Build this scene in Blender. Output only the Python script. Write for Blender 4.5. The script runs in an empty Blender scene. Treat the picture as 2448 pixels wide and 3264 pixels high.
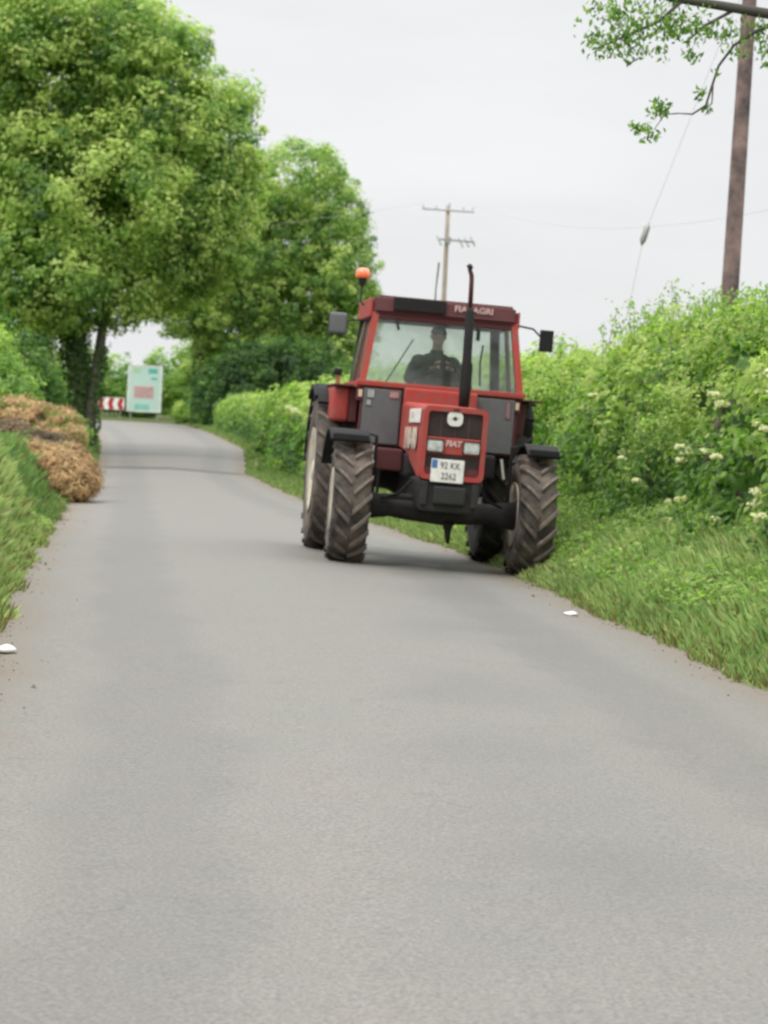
import bpy, bmesh, math, random
import numpy as np
from math import sin, cos, pi, radians
from mathutils import Vector, Matrix

random.seed(7)
rng = np.random.default_rng(7)
scene = bpy.context.scene
COL = scene.collection

# ------------------------------------------------------------------ camera
cam_d = bpy.data.cameras.new('camera')
cam_d.sensor_fit = 'VERTICAL'; cam_d.sensor_height = 36.0; cam_d.sensor_width = 27.0
cam_d.lens = 36.0 * 8216 / 3264
cam_d.clip_end = 9000; cam_d.clip_start = 0.05
cam_d.dof.use_dof = True
cam_d.dof.focus_distance = 10.5
cam_d.dof.aperture_fstop = 6.6
cam = bpy.data.objects.new('camera', cam_d); COL.objects.link(cam)
_p, _r = radians(1.86), radians(3.0)
_f = Vector((0, cos(_p), -sin(_p))); _r0 = Vector((1, 0, 0)); _u0 = _r0.cross(_f)
_R = _r0 * cos(_r) + _u0 * sin(_r); _U = -_r0 * sin(_r) + _u0 * cos(_r)
cam.matrix_world = Matrix(((_R.x, _U.x, -_f.x, 0), (_R.y, _U.y, -_f.y, 0), (_R.z, _U.z, -_f.z, 1.4), (0, 0, 0, 1)))
scene.camera = cam

# ------------------------------------------------------------------ world (bright overcast)
SUN_EL, SUN_AZ = radians(57.4), radians(218.7)
w = bpy.data.worlds.new('World'); scene.world = w; w.use_nodes = True
nt = w.node_tree; nt.nodes.clear()
def N(t, kind, **kw):
    n = t.nodes.new(kind)
    for k, v in kw.items(): setattr(n, k, v)
    return n
wout = N(nt, 'ShaderNodeOutputWorld'); bg = N(nt, 'ShaderNodeBackground'); bg.inputs[1].default_value = 0.1
sky = N(nt, 'ShaderNodeTexSky', sky_type='NISHITA'); sky.sun_disc = False
sky.sun_elevation = SUN_EL; sky.sun_rotation = SUN_AZ; sky.air_density = 1.0; sky.dust_density = 3.0
tc = N(nt, 'ShaderNodeTexCoord'); sep = N(nt, 'ShaderNodeSeparateXYZ'); nt.links.new(tc.outputs['Generated'], sep.inputs[0])
# overcast cloud deck: paler at the horizon, brighter overhead (CIE overcast sky)
rmp = N(nt, 'ShaderNodeMapRange', interpolation_type='SMOOTHSTEP'); rmp.inputs[1].default_value = 0.12; rmp.inputs[2].default_value = 1.0
rmp.inputs[3].default_value = 9.1; rmp.inputs[4].default_value = 31
nt.links.new(sep.outputs[2], rmp.inputs[0])
mp = N(nt, 'ShaderNodeMapping'); mp.inputs['Scale'].default_value = (1, 1, 4); nt.links.new(tc.outputs['Generated'], mp.inputs[0])
nz = N(nt, 'ShaderNodeTexNoise'); nz.inputs['Scale'].default_value = 3.4; nz.inputs['Detail'].default_value = 5; nz.inputs['Roughness'].default_value = 0.5
nt.links.new(mp.outputs[0], nz.inputs['Vector'])
nr = N(nt, 'ShaderNodeMapRange'); nr.inputs[1].default_value = 0.3; nr.inputs[2].default_value = 0.7; nr.inputs[3].default_value = 0.87; nr.inputs[4].default_value = 1.03
nt.links.new(nz.outputs[0], nr.inputs[0])
mul = N(nt, 'ShaderNodeMath', operation='MULTIPLY'); nt.links.new(rmp.outputs[0], mul.inputs[0]); nt.links.new(nr.outputs[0], mul.inputs[1])
colm = N(nt, 'ShaderNodeVectorMath', operation='SCALE'); colm.inputs[0].default_value = (0.985, 1.0, 1.008); nt.links.new(mul.outputs[0], colm.inputs['Scale'])
mix = N(nt, 'ShaderNodeMix', data_type='RGBA'); mix.inputs[0].default_value = 0.97
nt.links.new(sky.outputs[0], mix.inputs[6]); nt.links.new(colm.outputs[0], mix.inputs[7])
nt.links.new(mix.outputs[2], bg.inputs[0]); nt.links.new(bg.outputs[0], wout.inputs[0])

sun_d = bpy.data.lights.new('sun', 'SUN'); sun_d.energy = 1.5; sun_d.angle = radians(10); sun_d.color = (1, 0.97, 0.92)
sun = bpy.data.objects.new('sun', sun_d); COL.objects.link(sun)
sd = Vector((-0.4, -0.5, 1.0)).normalized()      # towards the sun
sun.rotation_euler = sd.to_track_quat('Z', 'Y').to_euler()

scene.view_settings.view_transform = 'Standard'; scene.view_settings.look = 'None'
scene.view_settings.exposure = 0.0; scene.view_settings.gamma = 1.0; scene.view_settings.use_curve_mapping = False
scene.render.engine = 'CYCLES'
cy = scene.cycles
cy.max_bounces = 9; cy.diffuse_bounces = 6; cy.glossy_bounces = 2; cy.transmission_bounces = 6; cy.transparent_max_bounces = 8
cy.use_denoising = True
cy.filter_width = 2.2

# ------------------------------------------------------------------ materials
def mat_base(name):
    m = bpy.data.materials.new(name); m.use_nodes = True
    t = m.node_tree; b = t.nodes['Principled BSDF']
    return m, t, b
def noise_fac(t, scale, detail=4, rough=0.55, lo=0.35, hi=0.65, coord='Object', stretch=None):
    c = N(t, 'ShaderNodeTexCoord'); n = N(t, 'ShaderNodeTexNoise')
    n.inputs['Scale'].default_value = scale; n.inputs['Detail'].default_value = detail; n.inputs['Roughness'].default_value = rough
    if stretch:
        mm = N(t, 'ShaderNodeMapping'); mm.inputs['Scale'].default_value = stretch
        t.links.new(c.outputs[coord], mm.inputs[0]); t.links.new(mm.outputs[0], n.inputs['Vector'])
    else: t.links.new(c.outputs[coord], n.inputs['Vector'])
    r = N(t, 'ShaderNodeMapRange'); r.inputs[1].default_value = lo; r.inputs[2].default_value = hi
    t.links.new(n.outputs[0], r.inputs[0]); return r.outputs[0]
def mixc(t, fac, a, b, blend='MIX'):
    m = N(t, 'ShaderNodeMix', data_type='RGBA', blend_type=blend)
    for i, v in ((0, fac), (6, a), (7, b)):
        if isinstance(v, (int, float)): m.inputs[i].default_value = v
        elif isinstance(v, tuple): m.inputs[i].default_value = (*v, 1) if len(v) == 3 else v
        else: t.links.new(v, m.inputs[i])
    return m.outputs[2]
def simple(name, col, rough=0.5, metal=0.0, dirt=None, dscale=6, damt=0.5, coat=0, bump=0, spec=0.5):
    m, t, b = mat_base(name)
    b.inputs['Roughness'].default_value = rough; b.inputs['Metallic'].default_value = metal
    b.inputs['Specular IOR Level'].default_value = spec
    if coat: b.inputs['Coat Weight'].default_value = coat; b.inputs['Coat Roughness'].default_value = 0.25
    if dirt:
        f = noise_fac(t, dscale, 6, 0.65)
        k = N(t, 'ShaderNodeMath', operation='MULTIPLY'); k.inputs[1].default_value = damt; t.links.new(f, k.inputs[0])
        t.links.new(mixc(t, k.outputs[0], col, dirt), b.inputs['Base Color'])
        rr = N(t, 'ShaderNodeMapRange'); rr.inputs[3].default_value = rough; rr.inputs[4].default_value = min(1, rough + 0.3)
        t.links.new(k.outputs[0], rr.inputs[0]); t.links.new(rr.outputs[0], b.inputs['Roughness'])
    else:
        f = noise_fac(t, dscale, 4)
        t.links.new(mixc(t, f, tuple(c * 0.88 for c in col), tuple(min(1, c * 1.1) for c in col)), b.inputs['Base Color'])
    if bump:
        bf = noise_fac(t, dscale * 8, 5, lo=0, hi=1); bn = N(t, 'ShaderNodeBump'); bn.inputs['Strength'].default_value = bump; bn.inputs['Distance'].default_value = 0.01
        t.links.new(bf, bn.inputs['Height']); t.links.new(bn.outputs[0], b.inputs['Normal'])
    return m
def leafmat(name, trans=0.5, gloss=0.35):
    m, t, b = mat_base(name)
    a = N(t, 'ShaderNodeAttribute'); a.attribute_name = 'tint'
    b.inputs['Roughness'].default_value = 0.5; b.inputs['Specular IOR Level'].default_value = gloss
    t.links.new(a.outputs['Color'], b.inputs['Base Color'])
    tr = N(t, 'ShaderNodeBsdfTranslucent')
    t.links.new(mixc(t, 1.0, a.outputs['Color'], (1.08, 1.42, 0.65), 'MULTIPLY'), tr.inputs[0])
    ms = N(t, 'ShaderNodeMixShader'); ms.inputs[0].default_value = trans
    t.links.new(b.outputs[0], ms.inputs[1]); t.links.new(tr.outputs[0], ms.inputs[2])
    t.links.new(ms.outputs[0], t.nodes['Material Output'].inputs[0]); return m
def glassmat(name, tint=(0.8, 0.87, 0.82), dust=0.25, dustcol=(0.62, 0.68, 0.62)):
    m = bpy.data.materials.new(name); m.use_nodes = True; t = m.node_tree; t.nodes.clear()
    o = N(t, 'ShaderNodeOutputMaterial'); tp = N(t, 'ShaderNodeBsdfTransparent'); tp.inputs[0].default_value = (*tint, 1)
    gl = N(t, 'ShaderNodeBsdfGlossy'); gl.inputs['Roughness'].default_value = 0.06; gl.inputs[0].default_value = (1, 1, 1, 1)
    fr = N(t, 'ShaderNodeFresnel'); fr.inputs[0].default_value = 1.5
    m1 = N(t, 'ShaderNodeMixShader'); t.links.new(fr.outputs[0], m1.inputs[0]); t.links.new(tp.outputs[0], m1.inputs[1]); t.links.new(gl.outputs[0], m1.inputs[2])
    df = N(t, 'ShaderNodeBsdfTranslucent'); df.inputs[0].default_value = (*dustcol, 1)
    df2 = N(t, 'ShaderNodeBsdfDiffuse'); df2.inputs[0].default_value = (*dustcol, 1)
    md = N(t, 'ShaderNodeMixShader'); t.links.new(df.outputs[0], md.inputs[1]); t.links.new(df2.outputs[0], md.inputs[2])
    f = noise_fac(t, 5, 4); k = N(t, 'ShaderNodeMapRange'); k.inputs[3].default_value = dust * 0.7; k.inputs[4].default_value = dust * 1.3; t.links.new(f, k.inputs[0])
    m2 = N(t, 'ShaderNodeMixShader'); t.links.new(k.outputs[0], m2.inputs[0]); t.links.new(m1.outputs[0], m2.inputs[1]); t.links.new(md.outputs[0], m2.inputs[2])
    t.links.new(m2.outputs[0], o.inputs[0]); return m

M = {}
M['red'] = simple('red_paint', (0.38, 0.044, 0.038), 0.62, dirt=(0.22, 0.11, 0.085), dscale=9, damt=0.6, spec=0.2)
M['maroon'] = simple('dark_red_paint', (0.088, 0.014, 0.016), 0.6, dirt=(0.085, 0.038, 0.035), dscale=5, damt=0.4)
M['black'] = simple('black_rubber', (0.009, 0.009, 0.010), 0.7, dirt=(0.03, 0.027, 0.025), dscale=5, damt=0.4, spec=0.3)
M['cast'] = simple('cast_iron', (0.018, 0.018, 0.02), 0.7, dirt=(0.06, 0.052, 0.045), dscale=7, damt=0.6, spec=0.3)
M['engine'] = simple('oily_engine', (0.01, 0.01, 0.01), 0.6, dirt=(0.03, 0.026, 0.022), dscale=8, damt=0.5)
M['grey'] = simple('smoked_panel', (0.10, 0.10, 0.105), 0.5, dirt=(0.16, 0.155, 0.145), dscale=5, damt=0.4, spec=0.4)
M['tyre'] = simple('tyre_rubber', (0.024, 0.022, 0.021), 0.9, dirt=(0.17, 0.135, 0.108), dscale=3.5, damt=0.9, bump=0.5)
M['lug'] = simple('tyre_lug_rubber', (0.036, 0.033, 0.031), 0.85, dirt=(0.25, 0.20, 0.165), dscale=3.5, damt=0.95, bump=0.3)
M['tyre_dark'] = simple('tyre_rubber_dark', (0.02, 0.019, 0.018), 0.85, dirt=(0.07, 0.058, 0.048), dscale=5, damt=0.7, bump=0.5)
M['rim'] = simple('cream_rim', (0.62, 0.58, 0.48), 0.5, dirt=(0.36, 0.28, 0.2), dscale=6, damt=0.6)
M['chrome'] = simple('pale_metal', (0.72, 0.70, 0.66), 0.35, metal=0.3)
M['lens'] = simple('lamp_lens', (0.62, 0.64, 0.60), 0.12, dirt=(0.25, 0.27, 0.25), dscale=22, damt=0.8, coat=1.0)
M['white'] = simple('white_print', (0.78, 0.76, 0.72), 0.5, dirt=(0.5, 0.47, 0.43), dscale=12, damt=0.5)
M['beige'] = simple('beige_decal', (0.60, 0.50, 0.40), 0.5, dirt=(0.42, 0.33, 0.27), dscale=10, damt=0.5)
M['pink'] = simple('faded_letters', (0.52, 0.36, 0.34), 0.5)
M['blue'] = simple('plate_blue', (0.06, 0.16, 0.42), 0.5)
M['ink'] = simple('plate_ink', (0.05, 0.05, 0.05), 0.6)
M['orange'] = simple('amber_lens', (0.92, 0.20, 0.06), 0.2, coat=0.8)
M['grid'] = simple('grille_black', (0.05, 0.034, 0.034), 0.65, dirt=(0.10, 0.07, 0.06), dscale=6, damt=0.5)
M['mirror'] = simple('mirror_shell_grey', (0.11, 0.11, 0.115), 0.45)
M['skin'] = simple('skin', (0.68, 0.46, 0.38), 0.55)
M['jacket'] = simple('dark_jacket', (0.018, 0.022, 0.03), 0.85, dirt=(0.06, 0.068, 0.08), dscale=9, damt=0.6, bump=0.4)
M['trouser'] = simple('dark_trousers', (0.02, 0.022, 0.03), 0.9)
M['hair'] = simple('dark_cap_cloth', (0.012, 0.011, 0.012), 0.9)
M['glass'] = glassmat('window_glass', dust=0.09, dustcol=(.7, .75, .7))
M['glass2'] = glassmat('clear_window_glass', dust=0.12)
M['glass3'] = glassmat('dusty_window_glass', tint=(.85, .92, .86), dust=0.42, dustcol=(.80, .86, .78))
M['wood'] = simple('pole_wood', (0.06, 0.046, 0.048), 0.85, dirt=(0.32, 0.22, 0.20), dscale=2.2, damt=0.9, bump=0.6)
M['wood_far'] = simple('pole_wood_pale', (0.36, 0.29, 0.23), 0.85)
M['wire'] = simple('wire_grey', (0.5, 0.51, 0.52), 0.5)
M['steel'] = simple('galvanised_steel', (0.32, 0.33, 0.32), 0.5, metal=0.3)
M['bark'] = simple('ivy_bark', (0.075, 0.065, 0.05), 0.9, dirt=(0.15, 0.14, 0.11), dscale=4, damt=0.8, bump=0.8)
M['twig'] = simple('twig_bark', (0.07, 0.065, 0.055), 0.9)
M['earth'] = simple('bare_earth', (0.07, 0.055, 0.045), 0.95, dirt=(0.14, 0.10, 0.07), dscale=3, damt=0.8, bump=1)
M['leaf'] = leafmat('leaf')
M['grass'] = leafmat('grass_blade', 0.3, 0.25)
M['dry'] = leafmat('dead_leaf', 0.2, 0.1)
M['petal'] = leafmat('blossom', 0.3, 0.1)
M['mint'] = simple('sign_mint', (0.50, 0.66, 0.60), 0.5, dirt=(0.42, 0.60, 0.54), dscale=1.2, damt=0.6)
M['signwhite'] = simple('sign_white', (0.66, 0.70, 0.66), 0.5)
M['teal'] = simple('sign_teal', (0.09, 0.42, 0.36), 0.5)
M['signpink'] = simple('sign_pink', (0.62, 0.40, 0.40), 0.5)
M['signpale'] = simple('sign_pale_green', (0.40, 0.58, 0.38), 0.5)
M['chevred'] = simple('chevron_red', (0.45, 0.02, 0.035), 0.45)
M['chevwhite'] = simple('chevron_white', (0.80, 0.80, 0.76), 0.45)

# ------------------------------------------------------------------ object helpers
def tag(o, label=None, cat=None, group=None, kind=None):
    if label: o['label'] = label
    if cat: o['category'] = cat
    if group: o['group'] = group
    if kind: o['kind'] = kind
    return o
def empty(name, loc=(0, 0, 0), rot=(0, 0, 0)):
    o = bpy.data.objects.new(name, None); o.location = loc; o.rotation_euler = rot; o.empty_display_size = 0.3
    COL.objects.link(o); return o
def link(name, me, mats, parent=None, smooth=False):
    if not isinstance(mats, (list, tuple)): mats = [mats]
    for m in mats: me.materials.append(m)
    if smooth and len(me.polygons): me.polygons.foreach_set('use_smooth', [True] * len(me.polygons))
    o = bpy.data.objects.new(name, me); COL.objects.link(o)
    if parent is not None: o.parent = parent
    return o
def bmobj(name, bm, mats, parent=None, smooth=False):
    bmesh.ops.recalc_face_normals(bm, faces=bm.faces)
    me = bpy.data.meshes.new(name); bm.to_mesh(me); bm.free()
    return link(name, me, mats, parent, smooth)
def box(bm, lo, hi, bev=0.0, seg=2, mat=None, taper=None):
    r = bmesh.ops.create_cube(bm, size=1.0); vs = r['verts']
    c = [(a + b) / 2 for a, b in zip(lo, hi)]; s = [abs(b - a) for a, b in zip(lo, hi)]
    for v in vs:
        v.co = Vector((v.co.x * s[0], v.co.y * s[1], v.co.z * s[2])) + Vector(c)
        if taper and v.co.z < c[2]:
            v.co.x = c[0] + (v.co.x - c[0]) * taper
    if bev:
        es = list({e for v in vs for e in v.link_edges})
        bmesh.ops.bevel(bm, geom=es, offset=bev, segments=seg, affect='EDGES', profile=0.6)
    return vs
def tube(bm, pts, rad, seg=8, cap=True):
    pts = [Vector(p) for p in pts]; n = len(pts)
    if not isinstance(rad, (list, tuple)): rad = [rad] * n
    rings = []
    up = None
    for i, p in enumerate(pts):
        d = (pts[min(i + 1, n - 1)] - pts[max(i - 1, 0)]).normalized()
        if up is None: up = d.orthogonal().normalized()
        up = (up - d * up.dot(d)).normalized(); b = d.cross(up)
        rings.append([bm.verts.new(p + (up * cos(2 * pi * k / seg) + b * sin(2 * pi * k / seg)) * rad[i]) for k in range(seg)])
    for a, c in zip(rings, rings[1:]):
        for k in range(seg): bm.faces.new((a[k], a[(k + 1) % seg], c[(k + 1) % seg], c[k]))
    if cap:
        bm.faces.new(rings[0][::-1]); bm.faces.new(rings[-1])
def lathe_x(bm, prof, seg=40, closed=True):
    """prof: list of (x, r) revolved round the X axis"""
    rings = [[bm.verts.new((x, r * cos(2 * pi * k / seg), r * sin(2 * pi * k / seg))) for k in range(seg)] for x, r in prof]
    n = len(rings)
    for i in range(n if closed else n - 1):
        a, c = rings[i], rings[(i + 1) % n]
        for k in range(seg): bm.faces.new((a[k], a[(k + 1) % seg], c[(k + 1) % seg], c[k]))
def lathe_z(bm, prof, seg=20, origin=(0, 0, 0)):
    ox, oy, oz = origin
    rings = [[bm.verts.new((ox + r * cos(2 * pi * k / seg), oy + r * sin(2 * pi * k / seg), oz + z)) for k in range(seg)] for r, z in prof]
    for a, c in zip(rings, rings[1:]):
        for k in range(seg): bm.faces.new((a[k], a[(k + 1) % seg], c[(k + 1) % seg], c[k]))
    bm.faces.new(rings[0][::-1]); bm.faces.new(rings[-1])
def one(name, fn, mat, parent=None, smooth=False):
    bm = bmesh.new(); fn(bm); return bmobj(name, bm, mat, parent, smooth)
def text(name, s, size, mat, parent, loc, rot=(radians(90), 0, 0), ext=0.002, xscale=1.0, shear=0, bold=0.0):
    c = bpy.data.curves.new('tmp', 'FONT'); c.body = s; c.size = size; c.extrude = ext; c.align_x = 'CENTER'; c.align_y = 'CENTER'
    c.shear = shear; c.offset = bold; c.resolution_u = 3
    o = bpy.data.objects.new('tmp', c); COL.objects.link(o)
    me = bpy.data.meshes.new_from_object(o.evaluated_get(bpy.context.evaluated_depsgraph_get()))
    bpy.data.objects.remove(o); bpy.data.curves.remove(c)
    r = link(name, me, mat, parent); r.location = loc; r.rotation_euler = rot; r.scale = (xscale, 1, 1); return r

def np_mesh(name, verts, k, cols=None, mat=None, parent=None):
    """verts (N*k,3): N faces of k own vertices each; cols (N,3)"""
    n = len(verts) // k
    me = bpy.data.meshes.new(name)
    me.vertices.add(n * k); me.vertices.foreach_set('co', verts.astype(np.float32).ravel())
    me.loops.add(n * k); me.loops.foreach_set('vertex_index', np.arange(n * k, dtype=np.int32))
    me.polygons.add(n); me.polygons.foreach_set('loop_start', np.arange(0, n * k, k, dtype=np.int32))
    me.update(calc_edges=True)
    if cols is not None:
        a = me.color_attributes.new('tint', 'FLOAT_COLOR', 'POINT')
        c = np.ones((n * k, 4), np.float32); c[:, :3] = np.repeat(cols, k, 0); a.data.foreach_set('color', c.ravel())
    return link(name, me, mat, parent)

def unit(v): return v / (np.linalg.norm(v, axis=-1, keepdims=True) + 1e-9)
def leaf_verts(P, Nn, size, aspect=0.6, droop=None):
    """folded diamond leaves at P with normals Nn"""
    n = len(P); rnd = unit(rng.normal(size=(n, 3)))
    T = unit(np.cross(Nn, rnd))
    if droop is not None: T = unit(T + droop)
    B = unit(np.cross(Nn, T))
    s = size[:, None]
    v = np.empty((n, 4, 3))
    v[:, 0] = P - T * s * 0.5; v[:, 2] = P + T * s * 0.5
    v[:, 1] = P + B * s * 0.5 * aspect + Nn * s * 0.12; v[:, 3] = P - B * s * 0.5 * aspect + Nn * s * 0.12
    return v.reshape(-1, 3)
GREENS = np.array([(0.034, 0.080, 0.022), (0.082, 0.165, 0.036), (0.160, 0.275, 0.058), (0.27, 0.385, 0.085), (0.42, 0.49, 0.145)])
def green(t, jitter=0.15):
    """t in 0..1 -> leaf colours from deep green to yellow green"""
    t = np.clip(t, 0, 1) * (len(GREENS) - 1); i = np.minimum(t.astype(int), len(GREENS) - 2); f = (t - i)[:, None]
    c = GREENS[i] * (1 - f) + GREENS[i + 1] * f
    return c * (1 + rng.normal(size=(len(t), 1)) * jitter).clip(0.5, 1.6)
def clump_leaves(C, R, O, per, size, tone, tone_sp=0.16, flat=0.75, aspect=0.6):
    """C clump centres, R radii, O outward dirs, tone per clump -> verts, cols"""
    n = len(C)
    idx = np.repeat(np.arange(n), per); m = len(idx)
    d = unit(rng.normal(size=(m, 3))) * (rng.random((m, 1)) ** 0.45)
    d = unit(d + O[idx] * 0.35) * np.linalg.norm(d, axis=1, keepdims=True)
    d[:, 2] *= flat
    P = C[idx] + d * R[idx][:, None]
    Nn = unit(unit(d) * 0.7 + O[idx] * 0.5 + np.array([0, -.12, 0.5]) + rng.normal(size=(m, 3)) * 0.38)
    s = size * (0.7 + 0.6 * rng.random(m))
    return leaf_verts(P, Nn, s, aspect), green(tone[idx] + rng.normal(size=m) * tone_sp)
def lobes_clumps(lobes, dens, rc, lo=0.72):
    Cs, Os, Rs = [], [], []
    for (cx, cy, cz, rx, ry, rz) in lobes:
        area = 4 * pi * ((rx * ry) ** 1.6 / 3 + (rx * rz) ** 1.6 / 3 + (ry * rz) ** 1.6 / 3) ** (1 / 1.6)
        n = max(4, int(area * dens))
        d = unit(rng.normal(size=(n, 3))); f = lo + (1.03 - lo) * rng.random((n, 1)) ** 0.6
        Cs.append(np.array([cx, cy, cz]) + d * f * np.array([rx, ry, rz])); Os.append(unit(d / np.array([rx, ry, rz])))
        Rs.append(rc * (0.6 + 0.9 * rng.random(n)))
        if rx > 1.2:
            m_ = int(n * .10); d = unit(rng.normal(size=(m_, 3))); f = 1.04 + .16 * rng.random((m_, 1))
            Cs.append(np.array([cx, cy, cz]) + d * f * np.array([rx, ry, rz])); Os.append(unit(d / np.array([rx, ry, rz]))); Rs.append(rc * (.35 + .35 * rng.random(m_)))
    return np.vstack(Cs), np.concatenate(Rs), np.vstack(Os)

# ------------------------------------------------------------------ terrain
RY = np.array([-60, -10, 8, 13.75, 19.5, 25.5, 34, 40, 50, 59.75, 72, 86.5, 100, 115, 128, 141, 148, 153, 158, 170, 600])
RL = np.array([1.0, -.75, -1.7, -2.16, -2.85, -3.5, -4.3, -4.92, -5.9, -6.9, -8.1, -9.65, -11.2, -13.1, -15, -18, -23, -34, -60, -90, -90])
SY = np.array([-60, -10, 8, 15.25, 18, 20.75, 25, 30, 33.5, 38.25, 48.25, 58, 73, 95, 107.75, 124.5, 140, 153, 157, 161, 170, 600])
SR = np.array([6.6, 4.0, 2.85, 2.33, 2.10, 1.84, 1.50, 1.02, .52, -.12, -1.56, -2.6, -3.95, -5.25, -6.62, -8.43, -10.2, -11.9, -13.0, -14.5, -85, -85])
def smooth_tab(x, xs, ys, wd=0.06):
    x = np.asarray(x, float); s = np.maximum(np.abs(x) * wd, 0.8)
    return sum(np.interp(x + k * s, xs, ys) for k in (-1, -0.5, 0, 0.5, 1)) / 5
def Ledge(y): return smooth_tab(y, RY, RL, 0.02) + 0.05 * np.sin(np.asarray(y) * 1.9) + 0.03 * np.sin(np.asarray(y) * 4.7)
def Redge(y): return smooth_tab(y, SY, SR, 0.02) + 0.04 * np.sin(np.asarray(y) * 1.4 + 1) + 0.03 * np.sin(np.asarray(y) * 5.1)
def zb(y): return smooth_tab(y, [0, 55, 68, 72, 77, 95, 125, 160, 200, 300, 4000], [0, 0, -.03, -.12, -.02, .38, .75, 1.1, 1.3, 1.6, 1.6], 0.015)
def road_z(x, y):
    c = (Ledge(y) + Redge(y)) / 2
    return zb(y) + 0.053 - 0.033 * np.minimum(np.abs(x - c), 4.5)
def sm(t): t = np.clip(t, 0, 1); return t * t * (3 - 2 * t)
def ground_z(x, y):
    x = np.asarray(x, float); y = np.asarray(y, float)
    L, R_ = Ledge(y), Redge(y)
    z = road_z(np.clip(x, L, R_), y)
    s = x - R_; rise = np.interp(y, [0, 30, 60, 100, 160], [.55, .5, .4, .25, .1])
    zr = z + 0.02 * sm(s / 0.1) + rise * sm((s - 0.35) / 1.5) + 0.05 * np.sin(x * 1.7 + y * 0.9) * sm(s)
    t = L - x; riseL = 1.08 * np.interp(y, [0, 14, 19, 27, 34, 45, 60, 90, 160], [.5, .75, .95, .75, .5, .7, .7, .3, .1])
    zl = z + 0.03 * sm(t / 0.1) + riseL * sm((t - 0.1) / 0.9) + 0.06 * np.sin(x * 1.3 + y * 0.7) * sm(t)
    return np.where(x > R_, zr, np.where(x < L, zl, z - 0.04))

def grid_sheet(name, ys, us, fx, fz, mat, attr=None, kind='structure'):
    Y, Ui = np.meshgrid(ys, us, indexing='ij')
    X = fx(Y, Ui); Z = fz(X, Y)
    v = np.stack([X, Y, Z], -1).reshape(-1, 3); nr_, nc = Y.shape
    i = np.arange(nr_ * nc).reshape(nr_, nc)
    f = np.stack([i[:-1, :-1], i[:-1, 1:], i[1:, 1:], i[1:, :-1]], -1).reshape(-1, 4)
    me = bpy.data.meshes.new(name); me.from_pydata(v.tolist(), [], f.tolist())
    if attr is not None:
        a = me.attributes.new('edge', 'FLOAT', 'POINT'); a.data.foreach_set('value', attr(X, Y).astype(np.float32).ravel())
    o = link(name, me, mat, None, True); o['kind'] = kind; return o

# ground material
m, t, b = mat_base('ground_soil_grass'); b.inputs['Roughness'].default_value = 0.95; b.inputs['Specular IOR Level'].default_value = 0.1
f1 = noise_fac(t, 1.1, 8, 0.6, coord='Object'); f2 = noise_fac(t, 9, 6, 0.7)
t.links.new(mixc(t, f2, mixc(t, f1, (0.05, 0.085, 0.02), (0.09, 0.13, 0.03)), (0.075, 0.075, 0.03)), b.inputs['Base Color'])
M['ground'] = m
# road material
m, t, b = mat_base('worn_asphalt'); b.inputs['Specular IOR Level'].default_value = 0.4
fa = noise_fac(t, 0.55, 5, 0.6, 0.3, 0.7, stretch=(1, 0.45, 1)); fb = noise_fac(t, 3.0, 8, 0.7, 0.32, 0.68)
fs = noise_fac(t, 75, 4, 0.75, 0.36, 0.64); fs2 = noise_fac(t, 45, 3, 0.6, 0.3, 0.7); fh = noise_fac(t, 1.6, 4, 0.5, 0.35, 0.7)
K = 0.615
def kk(*v): return tuple(a * K * f for a, f in zip(v, (1.0, .985, .95)))
c = mixc(t, fa, kk(0.258, 0.233, 0.210), kk(0.292, 0.275, 0.250))
c = mixc(t, 0.40, c, mixc(t, fb, kk(0.165, 0.160, 0.152), kk(0.31, 0.293, 0.272)))
c = mixc(t, 0.62, c, mixc(t, fs, kk(0.05, 0.047, 0.044), kk(0.60, 0.565, 0.525)))
c = mixc(t, 0.34, c, mixc(t, fs2, kk(0.14, 0.14, 0.138), kk(0.37, 0.355, 0.335)))
c = mixc(t, 0.22, c, mixc(t, fh, kk(0.20, 0.225, 0.20), kk(0.28, 0.24, 0.225)))
cdv = N(t, 'ShaderNodeTexCoord'); vo = N(t, 'ShaderNodeTexVoronoi', feature='DISTANCE_TO_EDGE'); vo.inputs['Scale'].default_value = 0.55
wn = N(t, 'ShaderNodeTexNoise'); wn.inputs['Scale'].default_value = 2.5; wn.inputs['Detail'].default_value = 6; t.links.new(cdv.outputs['Object'], wn.inputs['Vector'])
wv = N(t, 'ShaderNodeVectorMath', operation='MULTIPLY_ADD'); wv.inputs[1].default_value = (.7, .7, .7); t.links.new(wn.outputs['Color'], wv.inputs[0]); t.links.new(cdv.outputs['Object'], wv.inputs[2]); t.links.new(wv.outputs[0], vo.inputs['Vector'])
cr = N(t, 'ShaderNodeMapRange'); cr.inputs[1].default_value = 0.0; cr.inputs[2].default_value = 0.012; cr.inputs[3].default_value = 0.22; cr.inputs[4].default_value = 0.0; t.links.new(vo.outputs['Distance'], cr.inputs[0])
cm = N(t, 'ShaderNodeMath', operation='MULTIPLY'); t.links.new(cr.outputs[0], cm.inputs[0]); t.links.new(noise_fac(t, 0.5, 3, 0.5, 0.5, 0.6), cm.inputs[1])
c = mixc(t, cm.outputs[0], c, (0.06, 0.058, 0.055))
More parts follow.
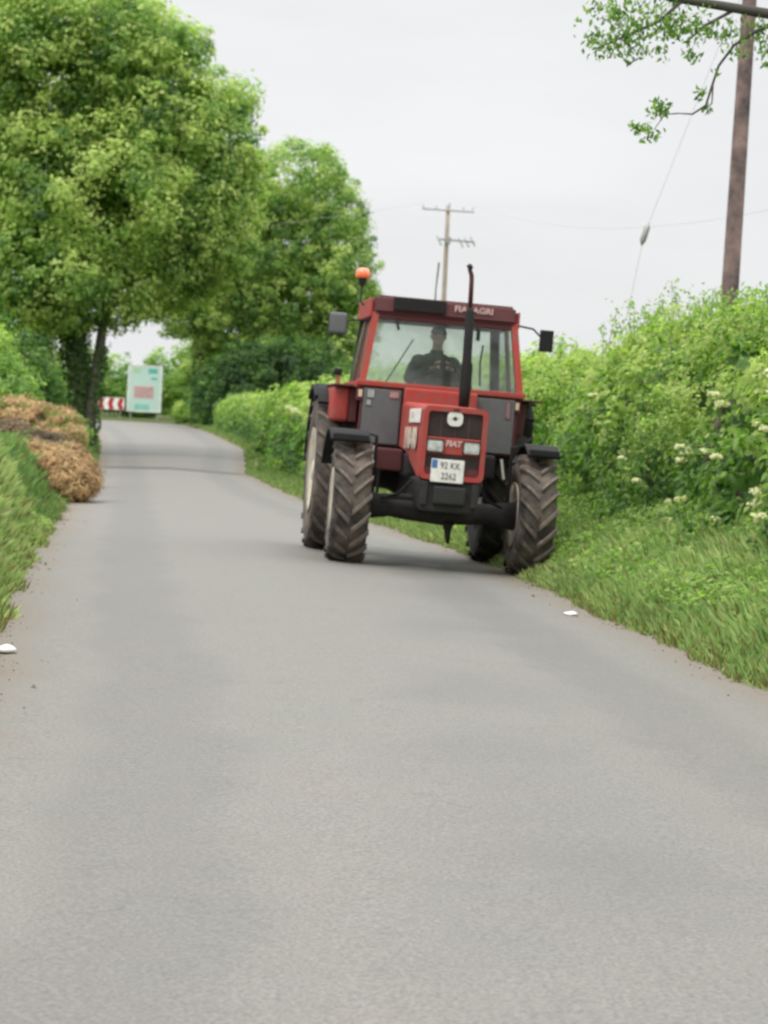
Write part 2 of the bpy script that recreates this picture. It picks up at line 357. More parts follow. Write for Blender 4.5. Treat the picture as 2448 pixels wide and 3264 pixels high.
# shade band painted across the road colour, and a darker worn lane strip
cd = N(t, 'ShaderNodeTexCoord'); sp = N(t, 'ShaderNodeSeparateXYZ'); t.links.new(cd.outputs['Object'], sp.inputs[0])
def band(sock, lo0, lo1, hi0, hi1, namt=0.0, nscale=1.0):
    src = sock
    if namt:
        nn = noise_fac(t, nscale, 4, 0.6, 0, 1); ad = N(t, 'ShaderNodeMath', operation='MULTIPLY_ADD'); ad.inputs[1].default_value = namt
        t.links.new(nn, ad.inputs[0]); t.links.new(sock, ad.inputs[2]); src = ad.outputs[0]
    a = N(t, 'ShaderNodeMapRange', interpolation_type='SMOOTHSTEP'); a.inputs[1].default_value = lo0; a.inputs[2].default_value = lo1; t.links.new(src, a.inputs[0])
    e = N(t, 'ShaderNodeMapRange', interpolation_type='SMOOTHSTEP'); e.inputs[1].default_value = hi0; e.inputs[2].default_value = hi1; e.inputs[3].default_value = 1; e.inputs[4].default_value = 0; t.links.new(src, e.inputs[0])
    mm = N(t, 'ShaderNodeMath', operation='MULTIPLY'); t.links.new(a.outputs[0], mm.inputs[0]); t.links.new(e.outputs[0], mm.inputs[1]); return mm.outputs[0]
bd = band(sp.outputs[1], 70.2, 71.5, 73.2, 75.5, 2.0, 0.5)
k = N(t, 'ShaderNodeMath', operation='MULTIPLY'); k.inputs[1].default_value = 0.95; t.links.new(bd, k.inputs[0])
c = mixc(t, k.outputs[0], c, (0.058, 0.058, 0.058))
bd2 = band(sp.outputs[0], 0.3, 0.9, 1.2, 2.2, 0.9, 0.6); k2 = N(t, 'ShaderNodeMath', operation='MULTIPLY'); k2.inputs[1].default_value = 0.3; t.links.new(bd2, k2.inputs[0])
fp = noise_fac(t, 0.35, 3, 0.5, 0.4, 0.62); k3 = N(t, 'ShaderNodeMath', operation='MULTIPLY'); t.links.new(k2.outputs[0], k3.inputs[0]); t.links.new(fp, k3.inputs[1])
c = mixc(t, k3.outputs[0], c, (0.085, 0.085, 0.088))
at = N(t, 'ShaderNodeAttribute'); at.attribute_name = 'edge'
trk = band(at.outputs['Fac'], .7, .95, 1.3, 1.6, .25, .8); tk = N(t, 'ShaderNodeMath', operation='MULTIPLY'); tk.inputs[1].default_value = .22; t.links.new(trk, tk.inputs[0])
c = mixc(t, tk.outputs[0], c, (0.075, 0.073, 0.07))
em = N(t, 'ShaderNodeMapRange', interpolation_type='SMOOTHSTEP'); em.inputs[1].default_value = 0.0; em.inputs[2].default_value = 0.5; em.inputs[3].default_value = 0.85; em.inputs[4].default_value = 0
t.links.new(at.outputs['Fac'], em.inputs[0])
en = N(t, 'ShaderNodeMath', operation='MULTIPLY'); t.links.new(em.outputs[0], en.inputs[0]); t.links.new(noise_fac(t, 7, 5, 0.7, 0.2, 0.6), en.inputs[1])
c = mixc(t, en.outputs[0], c, (0.17, 0.125, 0.085))
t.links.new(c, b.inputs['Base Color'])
b.inputs['Roughness'].default_value = 0.62
bn = N(t, 'ShaderNodeBump'); bn.inputs['Strength'].default_value = 0.35; bn.inputs['Distance'].default_value = 0.004
t.links.new(fs, bn.inputs['Height']); t.links.new(bn.outputs[0], b.inputs['Normal'])
M['road'] = m

ysr = np.concatenate([np.arange(-60, 6, 3.0), np.arange(6, 60, 0.2), np.arange(60, 172, 0.5)])
usr = np.linspace(0, 1, 25)
ysr_r = ysr[ysr < 171]
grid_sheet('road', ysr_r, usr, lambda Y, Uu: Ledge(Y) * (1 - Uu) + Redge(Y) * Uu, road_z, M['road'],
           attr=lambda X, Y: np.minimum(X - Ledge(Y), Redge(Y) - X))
offs = np.array([0, .05, .1, .2, .35, .55, .8, 1.1, 1.5, 2, 2.6, 3.5, 5, 8, 14, 25, 50, 100, 250, 700, 2500])
ug = np.arange(2 * len(offs) + 3)
def gx(Y, Uu):
    n = len(offs); Uu = Uu.astype(int); L, R_ = Ledge(Y), Redge(Y)
    out = np.where(Uu < n, L - offs[np.clip(n - 1 - Uu, 0, n - 1)], 0.0)
    out = np.where(Uu >= n + 3, R_ + offs[np.clip(Uu - n - 3, 0, n - 1)], out)
    midk = (Uu - n + 1) / 4.0
    return np.where((Uu >= n) & (Uu < n + 3), L + (R_ - L) * midk, out)
ysg = np.concatenate([[-2500, -600, -200, -100], np.arange(-60, 8, 4.0), np.arange(8, 60, 0.4), np.arange(60, 170, 1.0), [171, 175, 180, 190, 200, 220, 250, 300, 400, 600, 1000, 2000, 4000]])
grid_sheet('ground', ysg, ug, gx, ground_z, M['ground'])

# ------------------------------------------------------------------ utility poles and wires
def pole(loc, top, r0, r1, mat, label, arms, insul):
    e = empty('utility_pole', loc); tag(e, label, 'utility pole', 'wooden utility poles')
    def f(bm):
        n = 8; tube(bm, [(top[0] * i / n, top[1] * i / n, -0.6 + (top[2] + 0.6) * i / n) for i in range(n + 1)], [r0 + (r1 - r0) * i / n for i in range(n + 1)], 16)
    one('shaft', f, mat, e, True)
    return e
zp = float(ground_z(4.87, 38))
p1 = pole((4.87, 38, zp), (0.1, 0, 9.4 - zp), 0.150, 0.098, M['wood'], 'tall weathered brown wooden pole rising behind the hedge under the overhanging branch', 0, 0)
one('crossarm', lambda bm: box(bm, (-1.0, -0.19, 8.35 - zp), (1.2, -0.10, 8.47 - zp), 0.01), M['wood'], p1)
for xx in (-0.9, 0.45, 1.1):
    one('insulator', lambda bm: lathe_z(bm, [(0.02, 0), (0.05, 0.02), (0.03, 0.06), (0.055, 0.08), (0.03, 0.13)], 12, (xx, -0.145, 8.475 - zp)), M['chrome'], p1, True)
zp2 = float(ground_z(2.1, 110))
p2 = pole((2.1, 110, zp2), (-0.05, 0, 11.0 - zp2), 0.13, 0.085, M['wood_far'], 'distant pale wooden pole with two crossarms seen above the tractor cab', 0, 0)
one('crossarm', lambda bm: tube(bm, [(-1.15, -.13, 10.80 - zp2), (1.05, -.13, 10.76 - zp2)], 0.035, 6), M['steel'], p2)
one('crossarm', lambda bm: tube(bm, [(-0.35, -.13, 9.55 - zp2), (1.15, -.13, 9.50 - zp2)], 0.045, 6), M['steel'], p2)
for xx, zz in ((-1.1, 10.84), (-.55, 10.84), (0, 11.0), (.6, 10.84), (1.0, 10.84)):
    one('insulator', lambda bm: lathe_z(bm, [(0.015, 0), (0.035, 0.03), (0.02, 0.06), (0.035, 0.08), (0.015, 0.12)], 8, (xx, -.13, zz - zp2)), M['steel'], p2)
for xx, dz in ((-.38, 0.0), (.55, -.05), (.8, -.02), (1.05, .03)):
    one('insulator', lambda bm: tube(bm, [(xx - .1, -.13, 9.68 + dz - zp2), (xx + .12, -.13, 9.28 + dz - zp2)], [0.02, 0.035], 6), M['steel'], p2)
one('transformer_fuse', lambda bm: box(bm, (-0.1, -.32, 9.35 - zp2), (0.12, -.14, 9.65 - zp2), 0.02), M['steel'], p2)

def wire(name, a, b_, sag, r, label, n=24, ext=0.0):
    bm = bmesh.new(); a, b_ = Vector(a), Vector(b_)
    pts = []
    for i in range(n + 1):
        s = i / n; p = a.lerp(b_, s); p.z -= 4 * sag * s * (1 - s); pts.append(p)
    tube(bm, pts, r, 5); o = bmobj(name, bm, M['wire'], None, True)
    return tag(o, label, 'wire', 'overhead power lines')
wire('power_line', (1.05, 109.87, 11.04), (-45, 175, 11.6), 1.2, 0.005, 'thin power line leaving the distant pole towards the left over the trees')
wire('power_line', (3.12, 109.87, 11.04), (11.6, 60, 7.9), 1.1, 0.005, 'thin power line sagging from the distant pole to the right edge of the sky', ext=0)
def spare_pole():
    z0 = float(ground_z(11.6, 60)); e = empty('utility_pole', (11.6, 60, z0)); tag(e, 'wooden pole carrying the thin power line beyond the right edge', 'utility pole', 'wooden utility poles')
    one('shaft', lambda bm: tube(bm, [(0, 0, -.5), (0, 0, 8.1 - z0)], [.14, .1], 12), M['wood'], e, True)
spare_pole()
# stay wire
e = empty('stay_wire', (2.0, 38, 0.4)); tag(e, 'thin steel stay wire slanting down left from the tall near pole', 'stay wire')
def stay(bm):
    tube(bm, [(2.95, 0, 7.9), (2.54, 0, 6.83), (1.61, 0, 4.05), (1.42, 0, 2.87), (0.6, 0, -0.1)], 0.005, 5)
one('cable', stay, M['wire'], e)
one('strain_insulator', lambda bm: tube(bm, [(1.66, 0, 4.22), (1.645, 0, 4.15), (1.59, 0, 3.95), (1.575, 0, 3.88)], [0.01, 0.045, 0.045, 0.01], 8), M['steel'], e, True)

# ------------------------------------------------------------------ roadside signs at the bend
zs = float(ground_z(-15.7, 165.5))
sg = empty('information_sign', (-15.75, 165.5, zs), (0, 0, radians(-5))); tag(sg, 'large pale mint board sign with teal and pink print at the bend', 'sign')
for xx in (-0.85, 0.85):
    one('post', lambda bm: tube(bm, [(xx, 0.08, -.3), (xx, 0.08, 4.4 - zs)], 0.05, 8), M['steel'], sg)
one('board', lambda bm: box(bm, (-1.12, -0.03, 1.62 - zs), (1.12, 0.03, 4.62 - zs), 0.012), M['mint'], sg)
def fr(bm):
    for lo, hi in (((-1.12, -.045, 1.62), (-.98, -.031, 4.62)), ((.98, -.045, 1.62), (1.12, -.031, 4.62)), ((-.978, -.045, 4.52), (.978, -.031, 4.62)), ((-.978, -.045, 1.62), (.978, -.031, 1.72))):
        box(bm, (lo[0], lo[1], lo[2] - zs), (hi[0], hi[1], hi[2] - zs))
one('border', fr, M['signwhite'], sg)
def blk(name, x0, x1, z0, z1, mat, n=1):
    def f(bm):
        h = (z1 - z0) / n
        for i in range(n):
            x = x0
            while x < x1 - 0.02:
                w_ = min(random.uniform(0.08, 0.2), x1 - x); box(bm, (x, -.042, z0 + i * h + h * .15 - zs), (x + w_ * .8, -.031, z0 + (i + 1) * h - h * .15 - zs)); x += w_
    one(name, f, M[mat], sg)
one('print_patch', lambda bm: box(bm, (.2, -.042, 4.12 - zs), (.8, -.031, 4.42 - zs), .004), M['teal'], sg)
one('print_patch', lambda bm: box(bm, (.4, -.042, 3.72 - zs), (.8, -.031, 3.86 - zs), .004), M['teal'], sg)
one('print_patch', lambda bm: box(bm, (-.8, -.042, 4.12 - zs), (-.3, -.031, 4.45 - zs), .004), M['signpale'], sg)
one('print_patch', lambda bm: box(bm, (-.7, -.042, 2.5 - zs), (.62, -.031, 3.3 - zs), .004), M['signpink'], sg)
m_dull = simple('sign_dull_red', (0.42, 0.27, 0.27), 0.5)
for z0 in (2.62, 2.84, 3.06):
    x = -.62
    while x < .5:
        w_ = random.uniform(.08, .2); one('print_mark', lambda bm: box(bm, (x, -.052, z0 - zs), (x + w_ * .75, -.043, z0 + .13 - zs)), m_dull, sg); x += w_
one('print_patch', lambda bm: box(bm, (-.6, -.042, 1.78 - zs), (.35, -.031, 2.15 - zs), .004), simple('sign_teal_pale', (0.25, 0.55, 0.48), .5), sg)
zc = float(ground_z(-18, 165))
ch = empty('chevron_board', (-17.75, 164.6, zc), (0, 0, radians(-8))); tag(ch, 'red and white striped bend marker board beside the trunk', 'road marker')
for xx in (-0.6, 0.6): one('post', lambda bm: tube(bm, [(xx, .06, -.3), (xx, .06, 2.3 - zc)], 0.04, 8), M['steel'], ch)
one('board', lambda bm: box(bm, (-.86, -.02, 1.68 - zc), (.86, .02, 2.44 - zc), 0.01), M['chevwhite'], ch)
for k in range(3):
    def stripe(bm, k=k):
        x0 = -0.72 + k * 0.62; z0, z1 = 1.70 - zc, 2.42 - zc; zm = (z0 + z1) / 2; s = 0.12
        A = [(x0, z0), (x0 + .31, z0), (x0 + .31 - s, zm), (x0 + .31, z1), (x0, z1), (x0 - s, zm)]
        f0 = [bm.verts.new((x, -.024, z)) for x, z in A]; f1 = [bm.verts.new((x, -.0205, z)) for x, z in A]
        bm.faces.new(f0); bm.faces.new(f1[::-1])
        for i in range(6): bm.faces.new((f0[i], f1[i], f1[(i + 1) % 6], f0[(i + 1) % 6]))
    one('stripe', stripe, M['chevred'], ch)

# ------------------------------------------------------------------ tractor
T = empty('tractor', (0.41, 27.5, -0.006), (0, radians(1.9), radians(6)))
tag(T, 'old red farm tractor with cab and muddy tyres driving towards us on the lane', 'tractor')

def lug_mesh(name, R, wdt, h, side, lw, delta, mat):
    bm = bmesh.new(); n = 4; secs = []
    for i in range(n + 1):
        s = i / n; x = side * (0.012 + (wdt / 2 - 0.0) * s); th = delta * s
        drop = 0.05 * max(0, s - .55) ** 1.5
        hw = lw / 2 / R
        ring = []
        for (dr, dt) in ((-0.02, -hw * 1.25), (h - drop, -hw * .8), (h - drop, hw * .8), (-0.02, hw * 1.25)):
            rr = R + dr - drop; a = th + dt
            ring.append(bm.verts.new((x, -rr * cos(a), rr * sin(a))))
        secs.append(ring)
    for a, c in zip(secs, secs[1:]):
        for k in range(4): bm.faces.new((a[k], a[(k + 1) % 4], c[(k + 1) % 4], c[k]))
    bm.faces.new(secs[0][::-1]); bm.faces.new(secs[-1])
    bmesh.ops.recalc_face_normals(bm, faces=bm.faces)
    me = bpy.data.meshes.new(name); bm.to_mesh(me); bm.free(); me.materials.append(mat); return me
def wheel(loc, R, wdt, rim_r, nl, steer, side, tyre_m, lug_m):
    W = empty('wheel', loc, (0, 0, steer)); W.parent = T
    h = 0.036; r0 = R - h; w2 = wdt / 2
    prof = [(-w2 * .62, rim_r), (-w2 * .95, rim_r + .05), (-w2 * 1.04, (rim_r + r0) / 2 + .02), (-w2 * 1.0, r0 - .075), (-w2 * .9, r0 - .028), (-w2 * .55, r0 - .004), (0, r0),
            (w2 * .55, r0 - .004), (w2 * .9, r0 - .028), (w2 * 1.0, r0 - .075), (w2 * 1.04, (rim_r + r0) / 2 + .02), (w2 * .95, rim_r + .05), (w2 * .62, rim_r)]
    one('tyre', lambda bm: lathe_x(bm, prof, 56), tyre_m, W, True)
    o = side  # +1: outer face towards +x
    rp = [(-w2 * .6, rim_r - .012), (-w2 * .98, rim_r + .028), (-w2 * 1.02, rim_r + .034), (-w2 * .80, rim_r - .012), (0, rim_r - .06), (w2 * .80, rim_r - .012), (w2 * 1.02, rim_r + .034), (w2 * .98, rim_r + .028), (w2 * .6, rim_r - .012)]
    one('rim', lambda bm: lathe_x(bm, rp, 40), M['rim'], W, True)
    dp = [(o * w2 * .1, rim_r - .05), (o * w2 * .45, rim_r * .72), (o * w2 * .35, rim_r * .5), (o * w2 * .35, .13), (o * w2 * .9, .11), (o * w2 * .95, .04), (o * w2 * .95, .002),
          (o * w2 * .2, .002), (o * w2 * .2, rim_r * .5), (o * 0.0, rim_r - .05)]
    one('wheel_disc', lambda bm: lathe_x(bm, dp, 32), M['rim'], W, True)
    one('hub', lambda bm: lathe_x(bm, [(-o * w2 * .9, .002), (-o * w2 * .9, .15), (o * w2 * .15, .16), (o * w2 * .15, .002)], 20), M['cast'], W, True)
    dl = min(0.36, wdt / 2 / R * 1.05)
    ml = {s: lug_mesh('tread_lug', r0 - .001, wdt, h, s, 0.05 if R < .7 else .058, dl, lug_m) for s in (-1, 1)}
    for s in (-1, 1):
        for i in range(nl):
            l = bpy.data.objects.new('tread_lug', ml[s]); COL.objects.link(l); l.parent = W
            l.rotation_euler = (2 * pi * (i + (0.5 if s > 0 else 0)) / nl, 0, 0)
    return W
wheel((-.925, -1.2, .618), .625, .37, .30, 19, radians(-2), -1, M['tyre'], M['lug'])
wheel((.945, -1.2, .618), .625, .37, .30, 19, radians(0), 1, M['tyre'], M['lug'])
wheel((-.93, 1.2, .868), .875, .46, .44, 21, 0, -1, M['tyre'], M['lug'])
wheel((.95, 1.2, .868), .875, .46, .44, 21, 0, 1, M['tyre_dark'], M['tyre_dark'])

def axle(bm):
    tube(bm, [(-.76, -1.2, .60), (-.5, -1.2, .60), (-.3, -1.2, .585), (0, -1.2, .57), (.3, -1.2, .585), (.5, -1.2, .60), (.78, -1.2, .60)], [.15, .105, .115, .12, .115, .105, .15], 14)
    tube(bm, [(-.22, -1.2, .585), (-.08, -1.2, .59), (.06, -1.2, .59), (.15, -1.2, .59), (.30, -1.2, .585)], [.10, .135, .145, .135, .10], 18)
one('front_axle', axle, M['cast'], T, True)
one('rear_axle', lambda bm: tube(bm, [(-.8, 1.2, .9), (-.3, 1.2, .88), (0, 1.2, .85), (.3, 1.2, .88), (.82, 1.2, .9)], [.12, .16, .24, .16, .12], 14), M['cast'], T, True)
one('transmission', lambda bm: (box(bm, (-.2, -.5, .58), (.2, 1.3, 1.12), .05), box(bm, (-.17, -1.5, .62), (.17, -.45, .95), .04)), M['engine'], T)
one('engine', lambda bm: (box(bm, (-.27, -1.65, .88), (.27, -.35, 1.45), .03), box(bm, (-.36, -1.1, .92), (.36, -.5, 1.15), .03)), M['engine'], T)
def fsup(bm):
    v = box(bm, (-.345, -1.93, .60), (.335, -1.35, .925), .03, taper=.80)
    for x in (-.26, .25): box(bm, (x - .035, -1.965, .66), (x + .035, -1.925, .90), .012)
one('front_support', fsup, M['cast'], T)
one('tow_plate', lambda bm: box(bm, (-.17, -1.99, .68), (.16, -1.935, .86), .02), M['engine'], T)
one('drawbar_pin', lambda bm: tube(bm, [(.10, -1.28, .48), (.10, -1.28, .40), (.112, -1.28, .27)], [.06, .038, .018], 10), M['cast'], T, True)
one('axle_bracket', lambda bm: (box(bm, (-.16, -1.36, .60), (.20, -1.05, .74), .03)), M['cast'], T)
one('steering_rod', lambda bm: tube(bm, [(.585, -1.3, 1.17), (.625, -1.3, .97)], .014, 8), M['chrome'], T)
one('steering_cylinder', lambda bm: tube(bm, [(-.62, -1.36, .70), (-.1, -1.4, .72)], .03, 8), M['cast'], T)

# hood (lofted rounded sections)
def rsec(y, w_, z0, z1, r, n=5):
    pts = [(-w_, z0)]
    for k in range(n + 1):
        a = pi - k * (pi / 2) / n; pts.append((-w_ + r + r * cos(a), z1 - r + r * sin(a)))
    for k in range(n + 1):
        a = pi / 2 - k * (pi / 2) / n; pts.append((w_ - r + r * cos(a), z1 - r + r * sin(a)))
    pts.append((w_, z0)); return [(x, y, z) for x, z in pts]
def hoodf(bm):
    secs = [rsec(-1.90, .318, .93, 1.632, .05), rsec(-1.85, .328, .935, 1.645, .05), rsec(-1.3, .335, 1.05, 1.662, .05), rsec(-.8, .345, 1.18, 1.675, .05), rsec(-.26, .36, 1.22, 1.69, .05)]
    rr = [[bm.verts.new(p) for p in s] for s in secs]
    for a, c in zip(rr, rr[1:]):
        for k in range(len(a) - 1): bm.faces.new((a[k], a[k + 1], c[k + 1], c[k]))
    for a, c in zip(rr, rr[1:]): bm.faces.new((a[0], c[0], c[-1], a[-1]))
    bm.faces.new(rr[-1])
one('hood', hoodf, M['red'], T, False)
def ring(bm, x0, x1, z0, z1, r, t_, ya, yb, n=5):
    def rr(x0, x1, z0, z1, r, y):
        out = []
        for cx, cz, a0 in ((x1 - r, z1 - r, 0), (x0 + r, z1 - r, pi / 2), (x0 + r, z0 + r, pi), (x1 - r, z0 + r, 3 * pi / 2)):
            for k in range(n + 1):
                a = a0 + k * (pi / 2) / n; out.append(bm.verts.new((cx + r * cos(a), y, cz + r * sin(a))))
        return out
    o0 = rr(x0, x1, z0, z1, r, ya); i0 = rr(x0 + t_, x1 - t_, z0 + t_, z1 - t_, max(r - t_ * .5, .01), ya); o1 = rr(x0, x1, z0, z1, r, yb); i1 = rr(x0 + t_, x1 - t_, z0 + t_, z1 - t_, max(r - t_ * .5, .01), yb)
    m_ = len(o0)
    for k in range(m_):
        j = (k + 1) % m_
        bm.faces.new((o0[k], o0[j], i0[j], i0[k])); bm.faces.new((o1[k], i1[k], i1[j], o1[j])); bm.faces.new((o0[k], o1[k], o1[j], o0[j])); bm.faces.new((i0[k], i0[j], i1[j], i1[k]))
one('cowl', lambda bm: box(bm, (-.355, -.325, 1.60), (.43, -.235, 1.835), .03, 3), M['red'], T)
one('hood_front_frame', lambda bm: ring(bm, -.325, .322, .92, 1.648, .06, .05, -1.965, -1.895), M['red'], T)
one('grille_backing', lambda bm: box(bm, (-.29, -1.915, .95), (.29, -1.905, 1.61)), M['grid'], T)
def gr(bm):
    z = 1.365
    while z < 1.59: box(bm, (-.272, -1.935, z), (.27, -1.918, z + .011)); z += .0245
    for x in (-.14, .0, .14): box(bm, (x - .005, -1.940, 1.35), (x + .005, -1.9355, 1.595))
one('grille', gr, M['grid'], T)
def gl(bm):
    z = 1.055
    while z < 1.165: box(bm, (-.272, -1.935, z), (.27, -1.918, z + .011)); z += .0245
one('lower_grille', gl, M['grid'], T)
one('lower_panel', lambda bm: box(bm, (-.273, -1.942, .972), (.27, -1.918, 1.045), .006), M['maroon'], T)
one('lamp_panel', lambda bm: box(bm, (-.273, -1.945, 1.175), (.27, -1.918, 1.345), .008), M['red'], T)
for sx in (-.188, .178):
    hl = one('headlight', lambda bm: (box(bm, (sx - .088, -1.962, 1.192), (sx + .088, -1.947, 1.322), .012),), M['black'], T)
    one('lens', lambda bm: box(bm, (sx - .078, -1.978, 1.200), (sx + .078, -1.963, 1.314), .022, 3), M['lens'], hl, True)
text('maker_badge', 'FIAT', .078, M['pink'], T, (-.004, -1.950, 1.285), xscale=1.02, bold=.004, shear=.2)
bd_ = one('emblem', lambda bm: ring(bm, -.085, .069, 1.462, 1.606, .055, .050, -1.962, -1.943, 8), M['white'], T)
one('emblem_centre', lambda bm: box(bm, (-.034, -1.953, 1.512), (.018, -1.944, 1.556), .004), M['grid'], bd_)
# number plate
np_ = empty('number_plate', (-.045, -1.972, 1.012), (0, radians(0), 0)); np_.parent = T
one('plate_board', lambda bm: box(bm, (-.165, -.006, -.115), (.165, .006, .115), .008), M['white'], np_)
one('country_band', lambda bm: box(bm, (-.158, -.0095, .025), (-.105, -.0065, .108)), M['blue'], np_)
text('plate_letters', '92 KK', .092, M['ink'], np_, (.025, -.0085, .052), ext=.001, xscale=.85)
text('plate_letters', '2262', .092, M['ink'], np_, (.015, -.0085, -.055), ext=.001, xscale=.85)
# hood side decals on the left of the picture
text('model_decal', '110-90', .28, M['beige'], T, (-.350, -1.15, 1.30), rot=(radians(90), 0, radians(-90)), ext=.003, xscale=1.35, bold=.016)
def sideb(bm):
    box(bm, (-.352, -1.83, 1.47), (-.336, -.95, 1.61), .003)
one('side_badge', sideb, M['white'], T)
one('side_badge_mark', lambda bm: box(bm, (-.356, -1.35, 1.515), (-.3525, -1.15, 1.575), .002), M['beige'], T)
one('battery_box', lambda bm: (box(bm, (-.66, -.8, .955), (-.37, -.35, 1.185), .02)), M['maroon'], T)
one('filter_housing', lambda bm: (box(bm, (.38, -.8, .95), (.60, -.35, 1.2), .03)), M['engine'], T)
one('bracket_strip', lambda bm: box(bm, (-.685, -.83, .95), (-.662, -.79, 1.20), .004), M['chrome'], T)

one('hood_seam', lambda bm: (box(bm, (-.349, -1.0, 1.10), (-.338, -.985, 1.60)), box(bm, (.338, -1.0, 1.10), (.352, -.985, 1.60))), M['grid'], T)
one('hood_latch', lambda bm: box(bm, (-.03, -1.972, 1.618), (.03, -1.96, 1.635), .003), M['cast'], T)
for x0 in (-1, 1):
    one('hydraulic_hose', lambda bm: tube(bm, [(x0 * .25, -1.45, .95), (x0 * .36, -1.5, .86), (x0 * .45, -1.42, .74), (x0 * .62, -1.36, .68)], .014, 8), M['black'], T, True)
    one('step', lambda bm: box(bm, (x0 * .62 - .12, -.1, .62), (x0 * .62 + .12, .25, .65), .006), M['cast'], T)
    one('step_bracket', lambda bm: (box(bm, (x0 * .52 - .015, .0, .62), (x0 * .52 + .015, .06, 1.15), .004)), M['cast'], T)
for ang in range(8):
    a = ang * pi / 4
    one('wheel_nut', lambda bm: tube(bm, [(1.0 - .18, -1.2 + .08 * cos(a), .618 + .08 * sin(a)), (1.0 - .16, -1.2 + .08 * cos(a), .618 + .08 * sin(a))], .012, 6), M['cast'], T)
# exhaust
def exh(bm):
    tube(bm, [(.205, -.9, 1.63), (.205, -.9, 1.86), (.205, -.9, 2.10), (.198, -.9, 2.16), (.188, -.9, 2.66), (.186, -.9, 2.70)], [.052, .062, .060, .048, .046, .026], 16)
one('exhaust_muffler', exh, M['black'], T, True)
one('exhaust_pipe', lambda bm: tube(bm, [(.186, -.9, 2.68), (.176, -.9, 2.98), (.172, -.9, 3.03), (.145, -.93, 3.085), (.142, -.93, 3.10)], [.026, .024, .024, .022, .022], 12), M['maroon'], T, True)
one('exhaust_flap', lambda bm: tube(bm, [(.125, -.93, 3.10), (.15, -.93, 3.12), (.165, -.93, 3.13)], [.03, .034, .02], 10), M['cast'], T, True)

# cab
def beam(bm, a, b_, wx, wy):
    a, b_ = Vector(a), Vector(b_)
    A = [bm.verts.new(a + Vector((sx * wx, sy * wy, 0))) for sx, sy in ((-1, -1), (1, -1), (1, 1), (-1, 1))]
    B = [bm.verts.new(b_ + Vector((sx * wx, sy * wy, 0))) for sx, sy in ((-1, -1), (1, -1), (1, 1), (-1, 1))]
    bm.faces.new(A[::-1]); bm.faces.new(B)
    for k in range(4): bm.faces.new((A[k], A[(k + 1) % 4], B[(k + 1) % 4], B[k]))
for s in (-1, 1):
    cx = .045
    one('front_pillar', lambda bm: beam(bm, (cx + s * .842, -.16, 1.86), (cx + s * .742, -.02, 2.62), .036, .04), M['red'], T)
    one('door_pillar', lambda bm: beam(bm, (cx + s * .86, .62, 1.80), (cx + s * .755, .62, 2.62), .022, .03), M['maroon'], T)
    one('rear_pillar', lambda bm: beam(bm, (cx + s * .80, 1.36, 1.80), (cx + s * .73, 1.30, 2.62), .05, .045), M['black'], T)
    one('side_window', lambda bm: bm.faces.new([bm.verts.new(p) for p in ((cx + s * .85, -.12, 1.88), (cx + s * .85, 1.32, 1.88), (cx + s * .755, 1.28, 2.6), (cx + s * .755, .02, 2.6))]), M['glass2'], T)
    one('door_sill', lambda bm: box(bm, (cx + s * .87 - .03, -.12, 1.80), (cx + s * .87 + .03, 1.4, 1.868), .01), M['red'], T)
    one('cab_side', lambda bm: box(bm, (cx + s * .80 - .02, -.10, 1.2), (cx + s * .80 + .02, 1.35, 1.80), .01), M['maroon'], T)
def roof(bm):
    v = box(bm, (-.735, -.10, 2.60), (.815, 1.45, 2.795), 0)
    for q in v:
        if q.co.z > 2.7: q.co.x = .04 + (q.co.x - .04) * .965; q.co.y += .03 if q.co.y < 0 else -.05
    bmesh.ops.bevel(bm, geom=list(bm.edges), offset=.03, segments=3, affect='EDGES')
one('roof', roof, M['maroon'], T)
one('roof_corner_trim', lambda bm: box(bm, (-.765, -.06, 2.56), (-.737, 1.3, 2.76), .012), M['red'], T)
one('roof_corner_trim', lambda bm: box(bm, (.817, -.06, 2.56), (.843, 1.3, 2.74), .012), M['red'], T)
one('headliner', lambda bm: box(bm, (-.72, -.02, 2.565), (.80, 1.4, 2.598)), M['black'], T)
one('sun_visor_panel', lambda bm: box(bm, (-.525, -.125, 2.645), (.035, -.085, 2.785), .01), M['black'], T)
text('roof_lettering', 'FIATAGRI', .088, M['pink'], T, (.335, -.103, 2.715), xscale=1.12, bold=.003)
one('windscreen_top_rail', lambda bm: box(bm, (-.70, -.06, 2.545), (.79, .0, 2.598), .005), M['maroon'], T)
one('windscreen_sill', lambda bm: box(bm, (-.86, -.23, 1.822), (.95, -.15, 1.880), .012), M['red'], T)
one('windscreen', lambda bm: bm.faces.new([bm.verts.new(p) for p in ((-.77, -.19, 1.88), (.86, -.19, 1.88), (.765, -.045, 2.55), (-.68, -.045, 2.55))]), M['glass'], T)
one('rear_window', lambda bm: bm.faces.new([bm.verts.new(p) for p in ((-.70, 1.37, 1.88), (.79, 1.37, 1.88), (.72, 1.31, 2.56), (-.64, 1.31, 2.56))]), M['glass3'], T)
one('rear_sill', lambda bm: box(bm, (-.74, 1.33, 1.78), (.83, 1.40, 1.878), .01), M['black'], T)
one('cab_rear_wall', lambda bm: box(bm, (-.72, 1.33, 1.15), (.81, 1.37, 1.78)), M['black'], T)
one('cab_floor', lambda bm: box(bm, (-.72, -.1, 1.12), (.81, 1.33, 1.16)), M['black'], T)
one('firewall', lambda bm: box(bm, (-.76, -.14, 1.14), (.85, -.10, 1.82)), M['black'], T)
for x0, x1 in ((-.775, -.372), (.44, .845)):
    one('lower_front_window', lambda bm: box(bm, (x0, -.22, 1.22), (x1, -.195, 1.80), .012), M['grey'], T)
one('cab_front_frame', lambda bm: box(bm, (-.80, -.19, 1.2), (-.35, -.15, 1.82), .005), M['maroon'], T)
